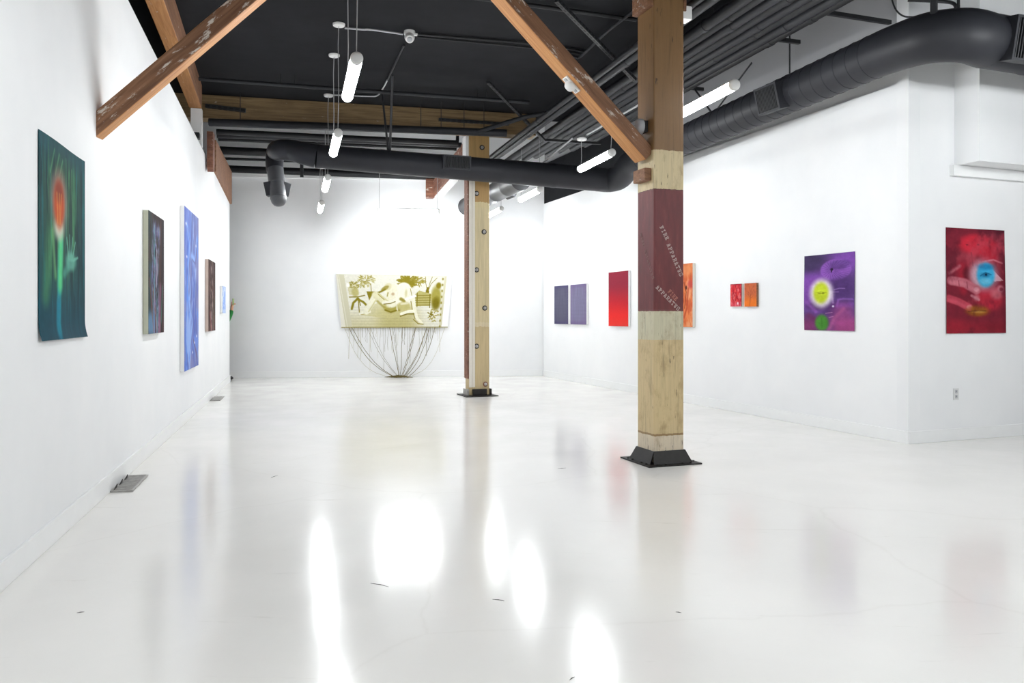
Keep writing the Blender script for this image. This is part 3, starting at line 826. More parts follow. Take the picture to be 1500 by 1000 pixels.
P.ell(.37, .9, .135, .105, (74, 142, 52), .3); P.line([(.37, .84), (.375, .96)], .005, (54, 112, 42), .9, .5)
P.ell(.6, .685, .02, .012, (220, 210, 232), .5); P.line([(.45, .775), (.58, .765)], .005, (190, 130, 180), .7, .7); P.line([(.52, .83), (.6, .815)], .006, (200, 130, 180), .7, .7)
P.noise(.10, 14, 5); P.noise(.05, 60, 6)
pa, pb = right_u(1179), right_u(1253); zt, zb = 1.993, 1.122
curl = lambda x, y: 0.004 + 0.006 * (1 - np.cos(y * 5)) * .5 + .006 * x * y
o = sheet('poster', None, Vector((pa.x, pa.y, zt)), Vector((pb.x, pb.y, zt)), Vector((pb.x, pb.y, zb)), Vector((pa.x, pa.y, zb)), RN, .003, P, curl)
tag(o, 'purple poster with a glowing yellow-green eye hanging on the right wall', 'poster')

# --- red poster on the return wall
P = Paint(120, 200, .58)
P.fill((126, 36, 52)); P.mix(sstep(.2, 0, P.y) * sstep(.4, 1, P.x), (84, 30, 44)); P.ell(.3, .3, .4, .1, (150, 52, 66), .8, .6)
P.ell(.52, .15, .3, .1, (208, 44, 62), .3, .95); P.ell(.76, .22, .14, .1, (196, 40, 58), .4, .9, .5); P.line([(.42, .23), (.45, .36)], .006, (84, 24, 40), .7, .8)
P.ell(.35, .155, .02, .006, (110, 24, 40), .5); P.ell(.54, .15, .02, .008, (110, 24, 40), .5)
P.ell(.28, .45, .1, .14, (150, 34, 50), .6, .8); P.line([(.16, .38), (.26, .36), (.28, .6)], .03, (170, 36, 54), .8, .6); P.ell(.34, .43, .06, .06, (92, 24, 38), .6, .8)
P.line([(.05, .43), (.22, .36)], .015, (216, 130, 142), .9, .7); P.line([(.0, .31), (.3, .26), (.5, .3)], .03, (168, 66, 80), .9, .5)
P.ell(.72, .66, .24, .12, (194, 44, 62), .4, .9); P.ell(.85, .62, .1, .05, (220, 130, 142), .6, .7)
P.ell(.56, .44, .17, .12, (226, 176, 186), .5, .85); P.poly([(.78, .38), (.97, .49), (.8, .5)], (226, 168, 178), .85); P.line([(.62, .31), (.8, .29), (.95, .32)], .008, (214, 130, 142), .8, .8)
P.ell(.66, .445, .215, .145, (190, 176, 196), .4, .6); P.ell(.665, .44, .155, .115, (62, 172, 218), .22); P.ell(.66, .36, .13, .03, (30, 128, 180), .6, .8)
P.ell(.66, .44, .07, .020, (30, 104, 146), .7, .8); P.ell(.67, .435, .02, .012, (10, 40, 64), .4); P.line([(.57, .45), (.66, .415), (.76, .435)], .004, (22, 88, 128), .8, .8); P.ell(.66, .50, .1, .03, (126, 208, 236), .6, .7)
for (pts, w_, c_) in (([(.08, .50), (.3, .52), (.5, .585)], .043, (198, 110, 124)), ([(.04, .67), (.2, .70), (.38, .755)], .036, (192, 70, 88))):
    P.line(pts, w_, c_, .25, .95); P.line([(a, b + .012) for a, b in pts], w_ * .4, tuple(k + 24 for k in c_), .9, .5)
    e = pts[-1]; P.ell(e[0] + .0, e[1] - .004, .045, .022, (228, 160, 170), .4, .8)
P.line([(.2, .5), (.21, .55)], .004, (150, 70, 84), .7); P.line([(.34, .51), (.35, .57)], .004, (150, 70, 84), .7)
P.ell(.5, .66, .05, .03, (220, 140, 150), .7, .7); P.line([(.42, .64), (.54, .68)], .012, (222, 150, 160), .8, .8)
P.ell(.92, .57, .06, .035, (206, 120, 136), .4, .8); P.ell(.93, .575, .03, .017, (130, 40, 60), .4, .8)
P.ell(.52, .785, .19, .052, (150, 92, 30), .4, .9); P.line([(.36, .79), (.52, .785), (.66, .785)], .004, (84, 44, 24), .6); P.ell(.54, .795, .1, .012, (200, 150, 70), .6, .7)
P.mix(sstep(.84, .95, P.y) * .7, (140, 34, 48)); P.ell(.1, .95, .3, .08, (170, 40, 56), .7, .7); P.mix(sstep(.9, 1, P.x) * .35, (80, 26, 40))
P.streak((196, 76, 92), 4, 131, .54, .72, .5, 1.2, .8); P.streak((84, 22, 38), 4, 137, .54, .72, .55, 1.2, .8, sstep(.2, .3, np.hypot((P.x - .66) * .7, P.y - .44)))
P.noise(.10, 12, 9); P.noise(.05, 60, 8)
pa, pb = ret_u(1385), ret_u(1470.5); zt, zb = zat(pa, 333), 1.107
curl = lambda x, y: 0.004 + 0.012 * (x > .9) * (x - .9) * 10 * y + .004 * (1 - np.cos(y * 4))
o = sheet('poster', None, Vector((pa.x, pa.y, zt)), Vector((pb.x, pb.y, zt)), Vector((pb.x, pb.y, zb)), Vector((pa.x, pa.y, zb)), QN, .003, P, curl)
tag(o, 'crimson poster of a face with a bright blue eye on the right-hand return wall', 'poster')

# --- woven hanging on the back wall with loose threads
P = Paint(340, 190, 1.98)
PALE, OL, MID = (226, 224, 210), (134, 122, 30), (178, 168, 100)
P.fill(PALE)
P.mix(sstep(.55, .95, P.y) * sstep(.95, .5, P.x), (206, 200, 162)); P.mix(sstep(.55, .7, P.y) * sstep(.25, .45, P.x) * sstep(.8, .6, P.x) * .8, (182, 172, 112))
P.c *= (1 + .03 * np.sin(P.y * 120) * (P.y > .6))[..., None]
def X(u): return (u - 95) / (1345.0)
def Yv(v): return (v - 95) / 610.0
rs = random.Random(3)
def bush(cx, cy, rx, ry, n, col, ln=30, w_=.006):
    for _ in range(n):
        a = rs.random() * 6.283; r = rs.random() ** .6
        x, y = cx + rx * r * math.cos(a), cy + ry * r * math.sin(a); b = a + rs.uniform(-.5, .5)
        P.line([(X(x), Yv(y)), (X(x + ln * math.cos(b)), Yv(y + ln * .7 * math.sin(b)))], w_, col, .5, .9)
bush(440, 160, 90, 60, 60, (176, 166, 92), 26, .006); bush(440, 150, 70, 50, 30, (146, 134, 48), 20, .005); bush(370, 210, 50, 40, 24, (160, 150, 70), 18, .007)
P.line([(X(490), Yv(200)), (X(492), Yv(290))], .006, OL); P.poly([(X(435), Yv(288)), (X(540), Yv(286)), (X(462), Yv(395))], OL)
P.poly([(X(215), Yv(190)), (X(335), Yv(180)), (X(345), Yv(330)), (X(225), Yv(330))], (206, 200, 158), .9); bush(290, 220, 55, 40, 30, (150, 140, 60), 14, .008); P.ell(X(300), Yv(300), .03, .09, (182, 172, 110), .4, .9); P.ell(X(225), Yv(218), .015, .04, (246, 245, 238), .4)
P.line([(X(230), Yv(355)), (X(330), Yv(352)), (X(410), Yv(334))], .010, OL)
for pts in ([(330, 370), (270, 420), (245, 490)], [(330, 365), (335, 545)], [(320, 375), (390, 410), (435, 455)], [(340, 370), (352, 450)]): P.line([(X(a), Yv(b)) for a, b in pts], .02 if pts[-1][0] not in (352, 335) else .009, OL, .4)
bush(930, 170, 80, 45, 90, OL, 60, .009); bush(1040, 165, 60, 40, 40, (150, 138, 48), 40, .007); P.ell(X(930), Yv(190), .055, .1, OL, .3, .9)
for pts in ([(1160, 280), (1135, 180), (1130, 110)], [(1162, 280), (1185, 180), (1210, 110)], [(1165, 280), (1200, 190), (1265, 120)]): P.line([(X(a), Yv(b)) for a, b in pts], .005, OL)
P.poly([(X(1135), Yv(300)), (X(1150), Yv(230)), (X(1175), Yv(230)), (X(1180), Yv(300))], (128, 114, 22))
P.poly([(X(1010), Yv(320)), (X(1060), Yv(270)), (X(1210), Yv(310)), (X(1200), Yv(450)), (X(1030), Yv(455))], (178, 170, 104), .95)
for k in range(5): P.line([(X(1020), Yv(330 + k * 28)), (X(1200), Yv(326 + k * 28))], .010, (138, 126, 44), .6, .85)
P.line([(X(1192), Yv(310)), (X(1196), Yv(470))], .008, (118, 106, 24)); P.line([(X(1040), Yv(300)), (X(1040), Yv(460))], .008, (128, 116, 34))
P.ell(X(1265), Yv(350), .045, .22, (158, 148, 62), .35, .95); P.ell(X(1270), Yv(420), .035, .12, (112, 100, 14), .5, .8); P.ell(X(1290), Yv(210), .022, .06, (138, 124, 30), .35)
bush(1250, 560, 60, 70, 34, (158, 146, 66), 14, .009); bush(1200, 550, 30, 20, 10, (122, 110, 30), 16, .01)
# two seated figures
SK, SD, SM = (232, 230, 212), (150, 138, 58), (206, 200, 152)
xy = lambda pts: [(X(a), Yv(b)) for a, b in pts]
P.poly(xy([(360, 560), (440, 460), (560, 420), (1010, 470), (1010, 560), (700, 600)]), (196, 188, 132), .6)
# left figure: long bent legs, torso leaning back on one arm
P.line(xy([(345, 545), (400, 532), (455, 520)]), .028, SK, .3); P.line(xy([(350, 556), (455, 536)]), .006, SD, .5, .8)
P.line(xy([(420, 520), (480, 430), (545, 325)]), .055, (232, 229, 206), .2); P.line(xy([(448, 520), (505, 440), (560, 360)]), .012, SM, .6)
P.line(xy([(545, 330), (600, 375), (680, 440)]), .070, (220, 215, 178), .25); P.line(xy([(560, 400), (640, 470)]), .02, SD, .8, .7)
P.ell(X(718), Yv(462), .062, .115, (164, 153, 74), .25); P.ell(X(712), Yv(440), .044, .06, (214, 208, 166), .4); P.line(xy([(650, 500), (720, 525), (785, 505)]), .014, (128, 116, 30), .6)
P.line(xy([(712, 452), (716, 466)]), .008, (104, 92, 14), .5)
P.line(xy([(735, 270), (745, 330), (735, 400)]), .115, (230, 226, 200), .15); P.line(xy([(690, 300), (680, 340)]), .01, SD, .7, .8)
P.ell(X(690), Yv(232), .030, .075, (214, 208, 170), .25, 1, .6); P.ell(X(655), Yv(250), .040, .035, (160, 148, 76), .3, 1, -.6); P.line(xy([(575, 300), (615, 285), (655, 262)]), .016, (132, 120, 34), .5)
P.line(xy([(570, 305), (640, 365), (690, 400)]), .014, SM, .4); P.line(xy([(572, 320), (640, 380)]), .006, SD, .5)
P.line(xy([(630, 415), (700, 408), (770, 385), (810, 350)]), .024, SK, .3); P.line(xy([(635, 432), (720, 424), (775, 402)]), .008, (124, 112, 32), .5)
P.ell(X(748), Yv(315), .014, .028, (176, 140, 96), .4, .6); P.line(xy([(795, 300), (800, 400), (808, 490)]), .026, (236, 233, 214), .3)
# right figure: upright torso, one leg folded, one leg stretched forward
P.line(xy([(820, 260), (815, 380), (822, 500)]), .022, (150, 138, 56), .6)
P.line(xy([(878, 255), (885, 320), (870, 390)]), .125, (236, 233, 214), .12); P.line(xy([(838, 250), (880, 228), (930, 245)]), .035, SK, .3)
P.line(xy([(845, 372), (880, 395)]), .03, (140, 128, 44), .6, .9); P.ell(X(905), Yv(310), .012, .09, SM, .6, .8)
P.line(xy([(945, 245), (962, 320), (915, 368)]), .030, SK, .25); P.line(xy([(955, 250), (975, 330)]), .006, SD, .5); P.line(xy([(905, 375), (960, 350), (1015, 335)]), .022, (244, 243, 232), .3)
P.ell(X(880), Yv(455), .062, .08, (190, 181, 118), .3); P.line(xy([(850, 430), (920, 420)]), .02, (220, 214, 176), .6)
P.line(xy([(985, 385), (1005, 480), (1040, 590), (1110, 655)]), .042, (234, 231, 208), .2, 1, .022); P.line(xy([(965, 400), (985, 500), (1020, 600)]), .008, SD, .6); P.line(xy([(1000, 608), (1060, 658), (1125, 664)]), .009, (140, 128, 46), .5)
P.line(xy([(850, 545), (930, 518), (1000, 512)]), .028, (238, 235, 214), .25); P.line(xy([(838, 572), (920, 545), (1005, 545)]), .011, (124, 112, 30), .5)
P.noise(.05, 40, 2); P.c *= (1 + .02 * np.sin(P.y * 500))[..., None]
# borders
P.poly([(-.01, -.01), (.068, -.01), (.102, 1.01), (.04, 1.01)], (208, 204, 176)); P.line([(.022, 0), (.058, 1.0)], .006, (226, 223, 204), .4); P.poly([(-.01, -.01), (.012, -.01), (.04, 1.01), (-.01, 1.01)], (232, 229, 214))
P.poly([(.935, -.01), (.955, -.01), (.94, 1.01), (.915, 1.01)], (212, 207, 176)); P.poly([(.955, -.01), (1.01, -.01), (1.01, 1.01), (.94, 1.01)], (250, 250, 248))
for k in range(9): P.ell(.922, .06 + k * .115, .008, .025, (140, 128, 44), .4, .8)
P.line([(0, .992), (1, .992)], .008, (150, 140, 80), .5, .9); P.line([(0, .005), (1, .005)], .006, (214, 210, 190), .5, .9)
e = 0.02
tl, tr, brr, blr = back_u(492, e), back_u(662.3, e), back_u(655.8, e), back_u(500.2, e)
c4 = [Vector((p.x, p.y, zat(p, v))) for p, v in ((tl, 401.2), (tr, 404.3), (brr, 479.6), (blr, 480))]
tap = empty('tapestry', ((c4[2] + c4[3]) / 2).to_tuple()[:2] + (0.0,), 'olive and cream woven tapestry of two seated figures hanging on the back wall', 'tapestry')
sag = lambda x, y: .01 + .008 * np.sin(x * 9) * y
cl = sheet('woven_cloth', tap, c4[0], c4[1], c4[2], c4[3], BN, .006, P, sag)
rs = random.Random(11)
pile = back_u(585.5, .20); pile.z = 0
bot = lambda t: c4[3].lerp(c4[2], t) + BN * .014
nth = 0
def thread(pts, r, mat):
    m = MB(); m.tube(pts, r, 5, True); return m.build('thread', mat, tap, True)
for k in range(46):                                   # short loose threads
    t = .06 + .88 * (k + rs.uniform(.1, .9)) / 46
    L_ = rs.choice((.12, .2, .25, .3, .36, .45, .55, .7)) * rs.uniform(.7, 1.2)
    if k in (10, 17): L_ = .92
    a = bot(t); pts = [a + UP * .01]
    for j in range(1, 5): pts.append(a - UP * (L_ * j / 4) + BT * rs.uniform(-.012, .012) + BN * rs.uniform(0, .006))
    thread(pts, rs.choice((.0018, .0024, .0034)), M['olive'] if rs.random() < .62 else M['olivepale'])
def gather(t, dx, r, mat, sagk):
    a = bot(t); b = pile + BT * dx + UP * rs.uniform(.015, .04); pts = []
    for j in range(13):
        q = j / 12; p = a.lerp(b, q)
        drop = sagk * math.sin(math.pi * q)
        pts.append(p - UP * drop * (a.z * .42) + BT * ((t - .5) * .25 * drop) + BN * (.03 * math.sin(math.pi * q)) + BT * rs.uniform(-.006, .006))
    for p in pts: p.z = max(p.z, .012)
    thread(pts, r, mat)
for t, dx, sk_ in ((.07, -.16, .34), (.10, -.12, .30), (.24, -.06, .20), (.27, -.03, .22), (.45, -.01, .06), (.48, .0, .05), (.50, -.02, .03), (.69, .04, .08), (.70, .06, .10), (.80, .1, .24), (.83, .13, .30), (.88, .2, .36), (.80, .08, .2), (.03, -.3, .5), (.97, .25, .5), (.57, .02, .04)):
    ends = .03 < t < .97
    gather(t, dx, .0055 if ends and rs.random() < .6 else .0028, M['olive'] if ends else M['olivepale'], sk_)
m = MB()
for k in range(26):
    a = rs.uniform(0, 6.28); L_ = rs.uniform(.08, .24); z_ = rs.uniform(.01, .05)
    p = pile + BT * rs.uniform(-.1, .1) + BN * rs.uniform(-.05, .05)
    m.tube([p - BT * L_ * math.cos(a) + BN * L_ * .4 * math.sin(a) + UP * .008, p + UP * z_, p + BT * L_ * math.cos(a) + BN * .3 * L_ * math.sin(a) + UP * .008], .006, 5)
m.build('thread_pile', M['olive'], tap, True)
# ------------------------------------------------------------------ ducts
def smooth_path(pts, n=6):
    P_ = [Vector(p) for p in pts]; out = []
    for i in range(len(P_) - 1):
        p0 = P_[max(i - 1, 0)]; p1 = P_[i]; p2 = P_[i + 1]; p3 = P_[min(i + 2, len(P_) - 1)]
        for k in range(n):
            t = k / n
            out.append(0.5 * ((2 * p1) + (p2 - p0) * t + (2 * p0 - 5 * p1 + 4 * p2 - p3) * t * t + (3 * p1 - p0 - 3 * p2 + p3) * t ** 3))
    out.append(P_[-1]); return out
def seam_tube(m, a, b, r0, r1, step=.3, seg=26, lip=.006):
    """straight duct with raised seam rings"""
    a, b = Vector(a), Vector(b); L_ = (b - a).length; n = max(int(L_ / step), 1); pts = []; rs_ = []
    for i in range(n):
        for q, dr in ((0.0, 0), (.90, 0), (.92, lip), (.98, lip)):
            t = (i + q) / n; pts.append(a.lerp(b, t)); rs_.append(r0 + (r1 - r0) * t + dr)
    pts.append(b); rs_.append(r1)
    m.tube(pts, rs_, seg)
def vent_box(parent, c, n, along, hw, hh_, deep, slats=12, vertical=True, depth_back=.0):
    """framed grille box standing off a duct"""
    n = Vector(n).normalized(); along = Vector(along); along = (along - n * along.dot(n)).normalized(); upv = n.cross(along)
    if upv.z < 0: upv = -upv
    c = Vector(c)
    fr = MB(); t = .022
    for s in (-1, 1):
        fr.box(c + along * s * (hw - t / 2) + n * deep / 2, along * t / 2, upv * hh_, n * deep / 2)
        fr.box(c + upv * s * (hh_ - t / 2) + n * deep / 2, along * (hw - t), upv * t / 2, n * deep / 2)
    f = fr.build('vent_frame', M['duct'], parent)
    bk = MB(); bk.box(c + n * (deep * .55), along * (hw - t), upv * (hh_ - t), n * .004); bk.build('vent_backing', M['slot'], f)
    g = MB()
    for k in range(slats):
        q = (k + .5) / slats * 2 - 1
        if vertical: g.box(c + along * q * (hw - t) + n * (deep - .014), along * .004, upv * (hh_ - t), n * .010)
        else: g.box(c + upv * q * (hh_ - t) + n * (deep - .014), along * (hw - t), upv * .004, n * .010)
    g.build('vent_grille', M['blackmetal'], f)

# back run: from the right corner junction to the left, S-bend, elbow and drop
dl = lambda t, z=3.58: Vector((-0.546 + ACR.x * t, 12.6 + ACR.y * t, z))
d1 = empty('air_duct', dl(-1.2).to_tuple(), 'black round duct crossing in front of the bolted post, ending in a drop at left', 'duct')
m = MB(); seam_tube(m, dl(2.15, 3.50), dl(-2.42), .195, .168, .8, 26, .004); m.build('duct_run', M['duct'], d1, True)
e0 = dl(-2.42)
pS = [e0, e0 + Vector((-.16, -.03, .03)), e0 + Vector((-.34, .05, .09)), e0 + Vector((-.56, .12, .115)), V(404, 224, 12.35), V(402, 238, 12.3), V(403, 252, 12.25)]
pS = smooth_path(pS, 6); rr = [.168 - .045 * i / (len(pS) - 1) for i in range(len(pS))]
m = MB(); m.tube(pS, rr, 24); m.build('duct_elbow', M['duct'], d1, True)
q0, q1 = V(403, 248, 12.25), V(408, 291, 12.1)
m = MB(); ax_ = (q1 - q0).normalized(); seam_tube(m, q0, q1, .122, .116, .22, 22, .005)
m.lathe(q1, ax_, [(0, .116), (.05, .108), (.09, .08), (.112, .03), (.115, 0)], 22)
m.build('duct_drop', M['ductgrey'], d1, True)
mid = q0.lerp(q1, .62)
for s_ in (-1, 1):
    nrm = (ACR * s_ * .9 + DEP * .25 - UP * .2)
    vent_box(d1, mid + nrm.normalized() * .06, nrm, UP, .10, .075, .11, 6, False)
vc = dl(-.37)
vent_box(d1, Vector((vc.x, vc.y, 3.595)) - DEP * .13, -DEP + Vector((0, 0, -.12)), ACR, .215, .105, .09, 16, True)
# branch from the back run to the back wall
a = V(766, 262, 13.2) + DEP * .1; b = V(684, 302, 16.5)
d2 = empty('air_duct', b.to_tuple(), 'short grey duct branch pointing to the back wall behind the bolted post', 'duct')
m = MB(); seam_tube(m, a, b, .175, .165, .6, 24, .005)
m.build('duct_run', M['ductgrey'], d2, True)
m = MB(); ax_ = (b - a).normalized(); m.lathe(b, ax_, [(0, .166), (.012, .176), (.03, .176), (.035, .15), (.036, 0)], 24); m.build('duct_end_cap', M['duct'], d2, True)
vm = a.lerp(b, .28); vent_box(d2, vm + (ACR * .9 - UP * .5).normalized() * .12, ACR * .9 - UP * .5, (b - a), .2, .07, .09, 10)
# right run along the wall with two vents and an elbow
RD = lambda Y: Vector((2.354 + (11.3 - Y) * .3476, Y, 3.70 + (11.3 - Y) * .031))
d3 = empty('air_duct', RD(9).to_tuple(), 'large black round duct running along the top of the right wall', 'duct')
m = MB(); 
ja = RD(13.15); ja.z = 3.52
seam_tube(m, RD(12.5), RD(7.95), .195, .208, .17, 28, .0045); m.build('duct_run', M['duct'], d3, True)
m = MB(); m.tube(smooth_path([dl(2.05, 3.50), dl(2.28, 3.50) , ja + Vector((.03, .0, 0)), RD(12.75), RD(12.45)], 5), [.195 + .0 * i for i in range(21)], 26); m.build('duct_elbow', M['duct'], d3, True)
el = [RD(7.97), RD(7.65) + UP * -.01, RD(7.34) + Vector((.02, .0, -.04)), RD(7.18) + Vector((.2, .03, -.07)), RD(7.166) + QT * .5 + UP * -.07]
elp = smooth_path(el, 6); m = MB(); m.tube(elp, [.208 + .03 * i / (len(elp) - 1) for i in range(len(elp))], 28); m.build('duct_elbow', M['duct'], d3, True)
m = MB(); r0 = elp[-1]; seam_tube(m, r0, r0 + QT * 4.2 + UP * .02, .238, .24, .55, 28, .006); m.build('duct_run', M['duct'], d3, True)
v1 = RD(9.2); nn = (RN - UP * .25).normalized()
vent_box(d3, v1 + nn * .15, nn, RT, .19, .15, .13, 14, True)
v2 = r0 + QT * .30; nn = (QN - UP * .18 - QT * .12).normalized()
vent_box(d3, v2 + nn * .17, nn, QT, .26, .19, .14, 16, True)

# ------------------------------------------------------------------ pipes
NUM = ['first', 'second', 'third', 'fourth', 'fifth', 'sixth', 'seventh', 'eighth', 'ninth', 'tenth']
def pipe(name, pts, r, mat, label, group=None, seg=14, rods=(), cat='pipe', couplers=()):
    root = empty(name, tuple(pts[0]), label, cat, group)
    m = MB(); m.tube(pts, r, seg); m.build('pipe_run', mat, root, True)
    for p in rods:
        m = MB(); m.tube([p, Vector((p.x, p.y, (CEIL if p.y < gl(p.x, .3)[1] else CEILB) + .0))], .006, 6); m.build('hanger_rod', M['blackmetal'], root, True)
    for k, (p, ax_) in enumerate(couplers):
        m = MB(); m.lathe(Vector(p) - Vector(ax_) * .05, ax_, [(0, r * 1.0), (.005, r * 1.12), (.095, r * 1.12), (.1, r)], seg); m.build('coupling', mat, root, True)
    return root
# bundle beside the right wall: X at Y=10 and slope -0.28
bx = lambda X0, Y, z: Vector((X0 - .28 * (Y - 10), Y, z))
def bundle(X0, r, Y0, Y1, z, label, mat='pipe', group='conduits overhead along the right wall', cp=()):
    ax_ = Vector((-.28, 1, 0)).normalized()
    return pipe('overhead_pipe', [bx(X0, Y0, z), bx(X0, Y1, z)], r, M[mat], label, group, 14, (), 'pipe', [(bx(X0, y, z), ax_) for y in cp])
bundle(.88, .036, 3.6, 15.0, 4.09, 'thick black pipe, left rail of the pair beside the conduit bundle', 'pipe2', cp=(11.8,))
bundle(.98, .046, 3.6, 15.2, 4.075, 'thick dark grey pipe, right rail of the pair beside the conduit bundle', cp=(9.0, 12.6))
xs = [1.47 + .137 * k for k in range(8)]
for k, x0 in enumerate(xs):
    if k == 7: lab = 'black conduit of the overhead bundle running closest to the right wall'
    elif k == 0: lab = 'dark grey conduit of the overhead bundle running furthest from the right wall'
    else: lab = f'dark conduit overhead, {NUM[7 - k]} in from the right wall side of the bundle'
    bundle(x0, .050 if k % 3 else .056, 3.6, 15.9 - .25 * k, 4.22 + (.015 if k % 2 else 0), lab, 'pipe' if k % 2 == 0 else 'pipe2', cp=(7.6 + .5 * (k % 3), 10.9 - .3 * k) if k % 2 else (8.3,))
# trapeze struts carrying the bundle
def strut(name, a, b, w_, label, cat='strut', slots=0, rods=()):
    a, b = Vector(a), Vector(b); root = empty(name, tuple(a), label, cat)
    ax_ = (b - a).normalized(); s = ax_.cross(UP).normalized(); u_ = s.cross(ax_)
    m = MB(); m.box((a + b) / 2, ax_ * (b - a).length / 2, s * w_ / 2, u_ * w_ / 2); m.build('channel', M['blackmetal'], root, bevel=.003)
    if slots:
        L_ = (b - a).length; m = MB()
        for k in range(slots):
            p = a.lerp(b, (k + .5) / slots)
            m.box(p - u_ * (w_ / 2), ax_ * L_ / slots * .3, s * w_ * .2, u_ * .0012); m.box(p + s * (w_ / 2), ax_ * L_ / slots * .3, s * .0012, u_ * w_ * .2); m.box(p - s * (w_ / 2), ax_ * L_ / slots * .3, s * .0012, u_ * w_ * .2)
        m.build('slot_row', M['slot'], root)
    for p in rods:
        m = MB(); m.tube([p, Vector((p.x, p.y, CEIL))], .006, 6); m.build('threaded_rod', M['blackmetal'], root, True)
    return root
sz = 4.31
for (u, v, cut, lab) in ((1304, 33, 1.6, 'black channel strut under the conduit bundle, nearest the camera'), (1171, 62, 1.2, 'black channel strut poking out of the conduit bundle above the right duct vent'),
                         (1030, 131, 1.0, 'black channel strut under the conduits near the pendant lamp right of the red-banded post')):
    b = PZ(u, v, sz); a = b - ACR * cut
    strut('channel_strut', a, b, .042, lab, 'strut', 0, [a + ACR * .1 + UP * .02])
a, b = PZ(815, 0, 4.50), PZ(930, 117, 4.12)
strut('sway_brace', a, b, .045, 'slotted black sway brace passing left of the red-banded post', 'strut', 26)
a, b = PZ(715, 120, 4.50), PZ(797, 205, 4.12)
strut('sway_brace', a, b, .042, 'slotted black sway brace hanging above the far end of the conduits', 'strut', 22)
a, b = PZ(797, 205, 4.12), PZ(880, 210, 4.12)
strut('channel_strut', a, b, .04, 'black channel strut at the far end of the conduits beneath the sway brace', 'strut', 0)

# pipes across the back
def back_pipe(p, r, mat, label, rods=(), cp=()):
    ax_ = (p[-1] - p[0]).normalized()
    return pipe('overhead_pipe', p, r, M[mat], label, 'pipes crossing overhead at the back', 14, rods, 'pipe', [(p[0].lerp(p[-1], c_), ax_) for c_ in cp])
on = lambda a, b, *ts: [a.lerp(b, t) for t in ts]
a, b = PZ(291, 115.5, 4.40), PZ(775, 150, 4.40)
back_pipe([a, b], .026, 'pipe', 'thin dark pipe just under the black ceiling, in front of the long girder', on(a, b, .23, .27, .83, .86), (.32,))
a, b = PZ(306, 179, 4.10), PZ(742, 195, 4.10)
back_pipe([a, b], .058, 'pipe', 'thick dark pipe running low across the face of the long girder', on(a, b, .10, .70, .77, .85, .92))
a, b = PZ(317, 189, 4.20), PZ(676, 206, 4.20)
back_pipe([a + DEP * .2, b + DEP * .2], .045, 'pipe2', 'upper black pipe of three just behind the thick girder pipe')
a, b = PZ(318, 198, 4.20), PZ(676, 212.5, 4.20)
back_pipe([a, b], .045, 'pipe', 'middle dark pipe of three just behind the thick girder pipe')
a, b = PZ(320, 204, 4.20), PZ(664, 218, 4.20)
back_pipe(smooth_path([a, a.lerp(b, .5), a.lerp(b, .97), b, b + Vector((.06, .05, .08)), b + Vector((.07, .06, .25))], 4), .028, 'pipe2', 'lowest and thinnest black pipe of three, turning up beside the bolted post', (), ())
zz = lambda u, v, Y: V(u, v, Y)
a, b = zz(322, 220, 15.4), zz(560, 231, 16.2)
back_pipe([a, b], .075, 'pipe2', 'thick black pipe high in front of the back wall, above the ledge pipe')
a, b = zz(326, 232, 16.0), zz(620, 243, 16.7)
back_pipe([a, b], .026, 'pipe2', 'thin black pipe between the two thick ones at the back wall')
a, b = zz(329, 247, 16.3), zz(672, 260, 16.85)
back_pipe([a, b], .072, 'pipe2', 'thick black pipe lying just above the white ledge of the back wall')
a = zz(442, 258, 15.9)
m = MB(); m.box(a + UP * .11, BT * .03, BN * .03, UP * .13)
tag(m.build('pipe_hanger', M['blackmetal'], bevel=.004), 'small black hanger bracket below the pipes beside the duct drop', 'bracket')
# grey tube running down toward the conduit bundle
pipe('overhead_pipe', [zz(696, 194, 12.55), zz(770, 171, 12.1), zz(800, 166, 11.8)], .035, M['pipe2'], 'short slanting black tube above the bolted post', None, 12)
# slotted straps on the girder face
fa = lambda u, v: (lambda k: Vector((k, gl(k, -.03)[1], EYE + (461 - v) / F * gl(k, -.03)[1])))(((u - 750) / F) * (G0.y - G0.x * gd.y / gd.x) / (1 - (u - 750) / F * gd.y / gd.x))
strut('slotted_strap', fa(302, 155), fa(361, 162), .055, 'black slotted strap on the left end of the long girder', 'strap', 7)
strut('slotted_strap', fa(643, 175), fa(745, 182), .045, 'black slotted strap on the long girder above the bolted post', 'strap', 12)

# ceiling conduits
def conduit(pts, r, mat, label, sm=True):
    m = MB(); m.tube(smooth_path(pts, 4) if sm else pts, r, 10); return tag(m.build('conduit', M[mat], smooth=True), label, 'conduit')
zc = CEIL - .022
box_c = PZ(600, 57, CEIL - .09)
conduit([PZ(505, 41, zc), PZ(530, 43, zc), PZ(545, 43.5, zc), PZ(590, 50, zc)], .011, 'conduit', 'light grey conduit from a lamp canopy to the white ceiling camera')
conduit([PZ(592, 66, zc), PZ(568, 116, zc)], .013, 'pipe2', 'black conduit leading back from the white ceiling camera', False)
conduit([PZ(567, 118, zc), PZ(560, 131, zc), PZ(553, 139.5, zc), PZ(540, 141, zc), PZ(488, 139, zc)], .011, 'conduit', 'light grey conduit bending along the ceiling to a farther lamp canopy')
conduit([PZ(612, 50, zc), PZ(780, 64, zc), PZ(860, 76, zc)], .014, 'pipe2', 'upper of two black conduits leading right from the ceiling camera')
conduit([PZ(612, 54, zc), PZ(770, 69, zc), PZ(850, 79, zc)], .012, 'pipe2', 'lower of two black conduits leading right from the ceiling camera')
conduit([PZ(690, -4, zc - .02), PZ(773, 7, zc - .02), PZ(932, 29, zc - .02)], .022, 'pipe2', 'thick black conduit crossing the ceiling behind the right brace')
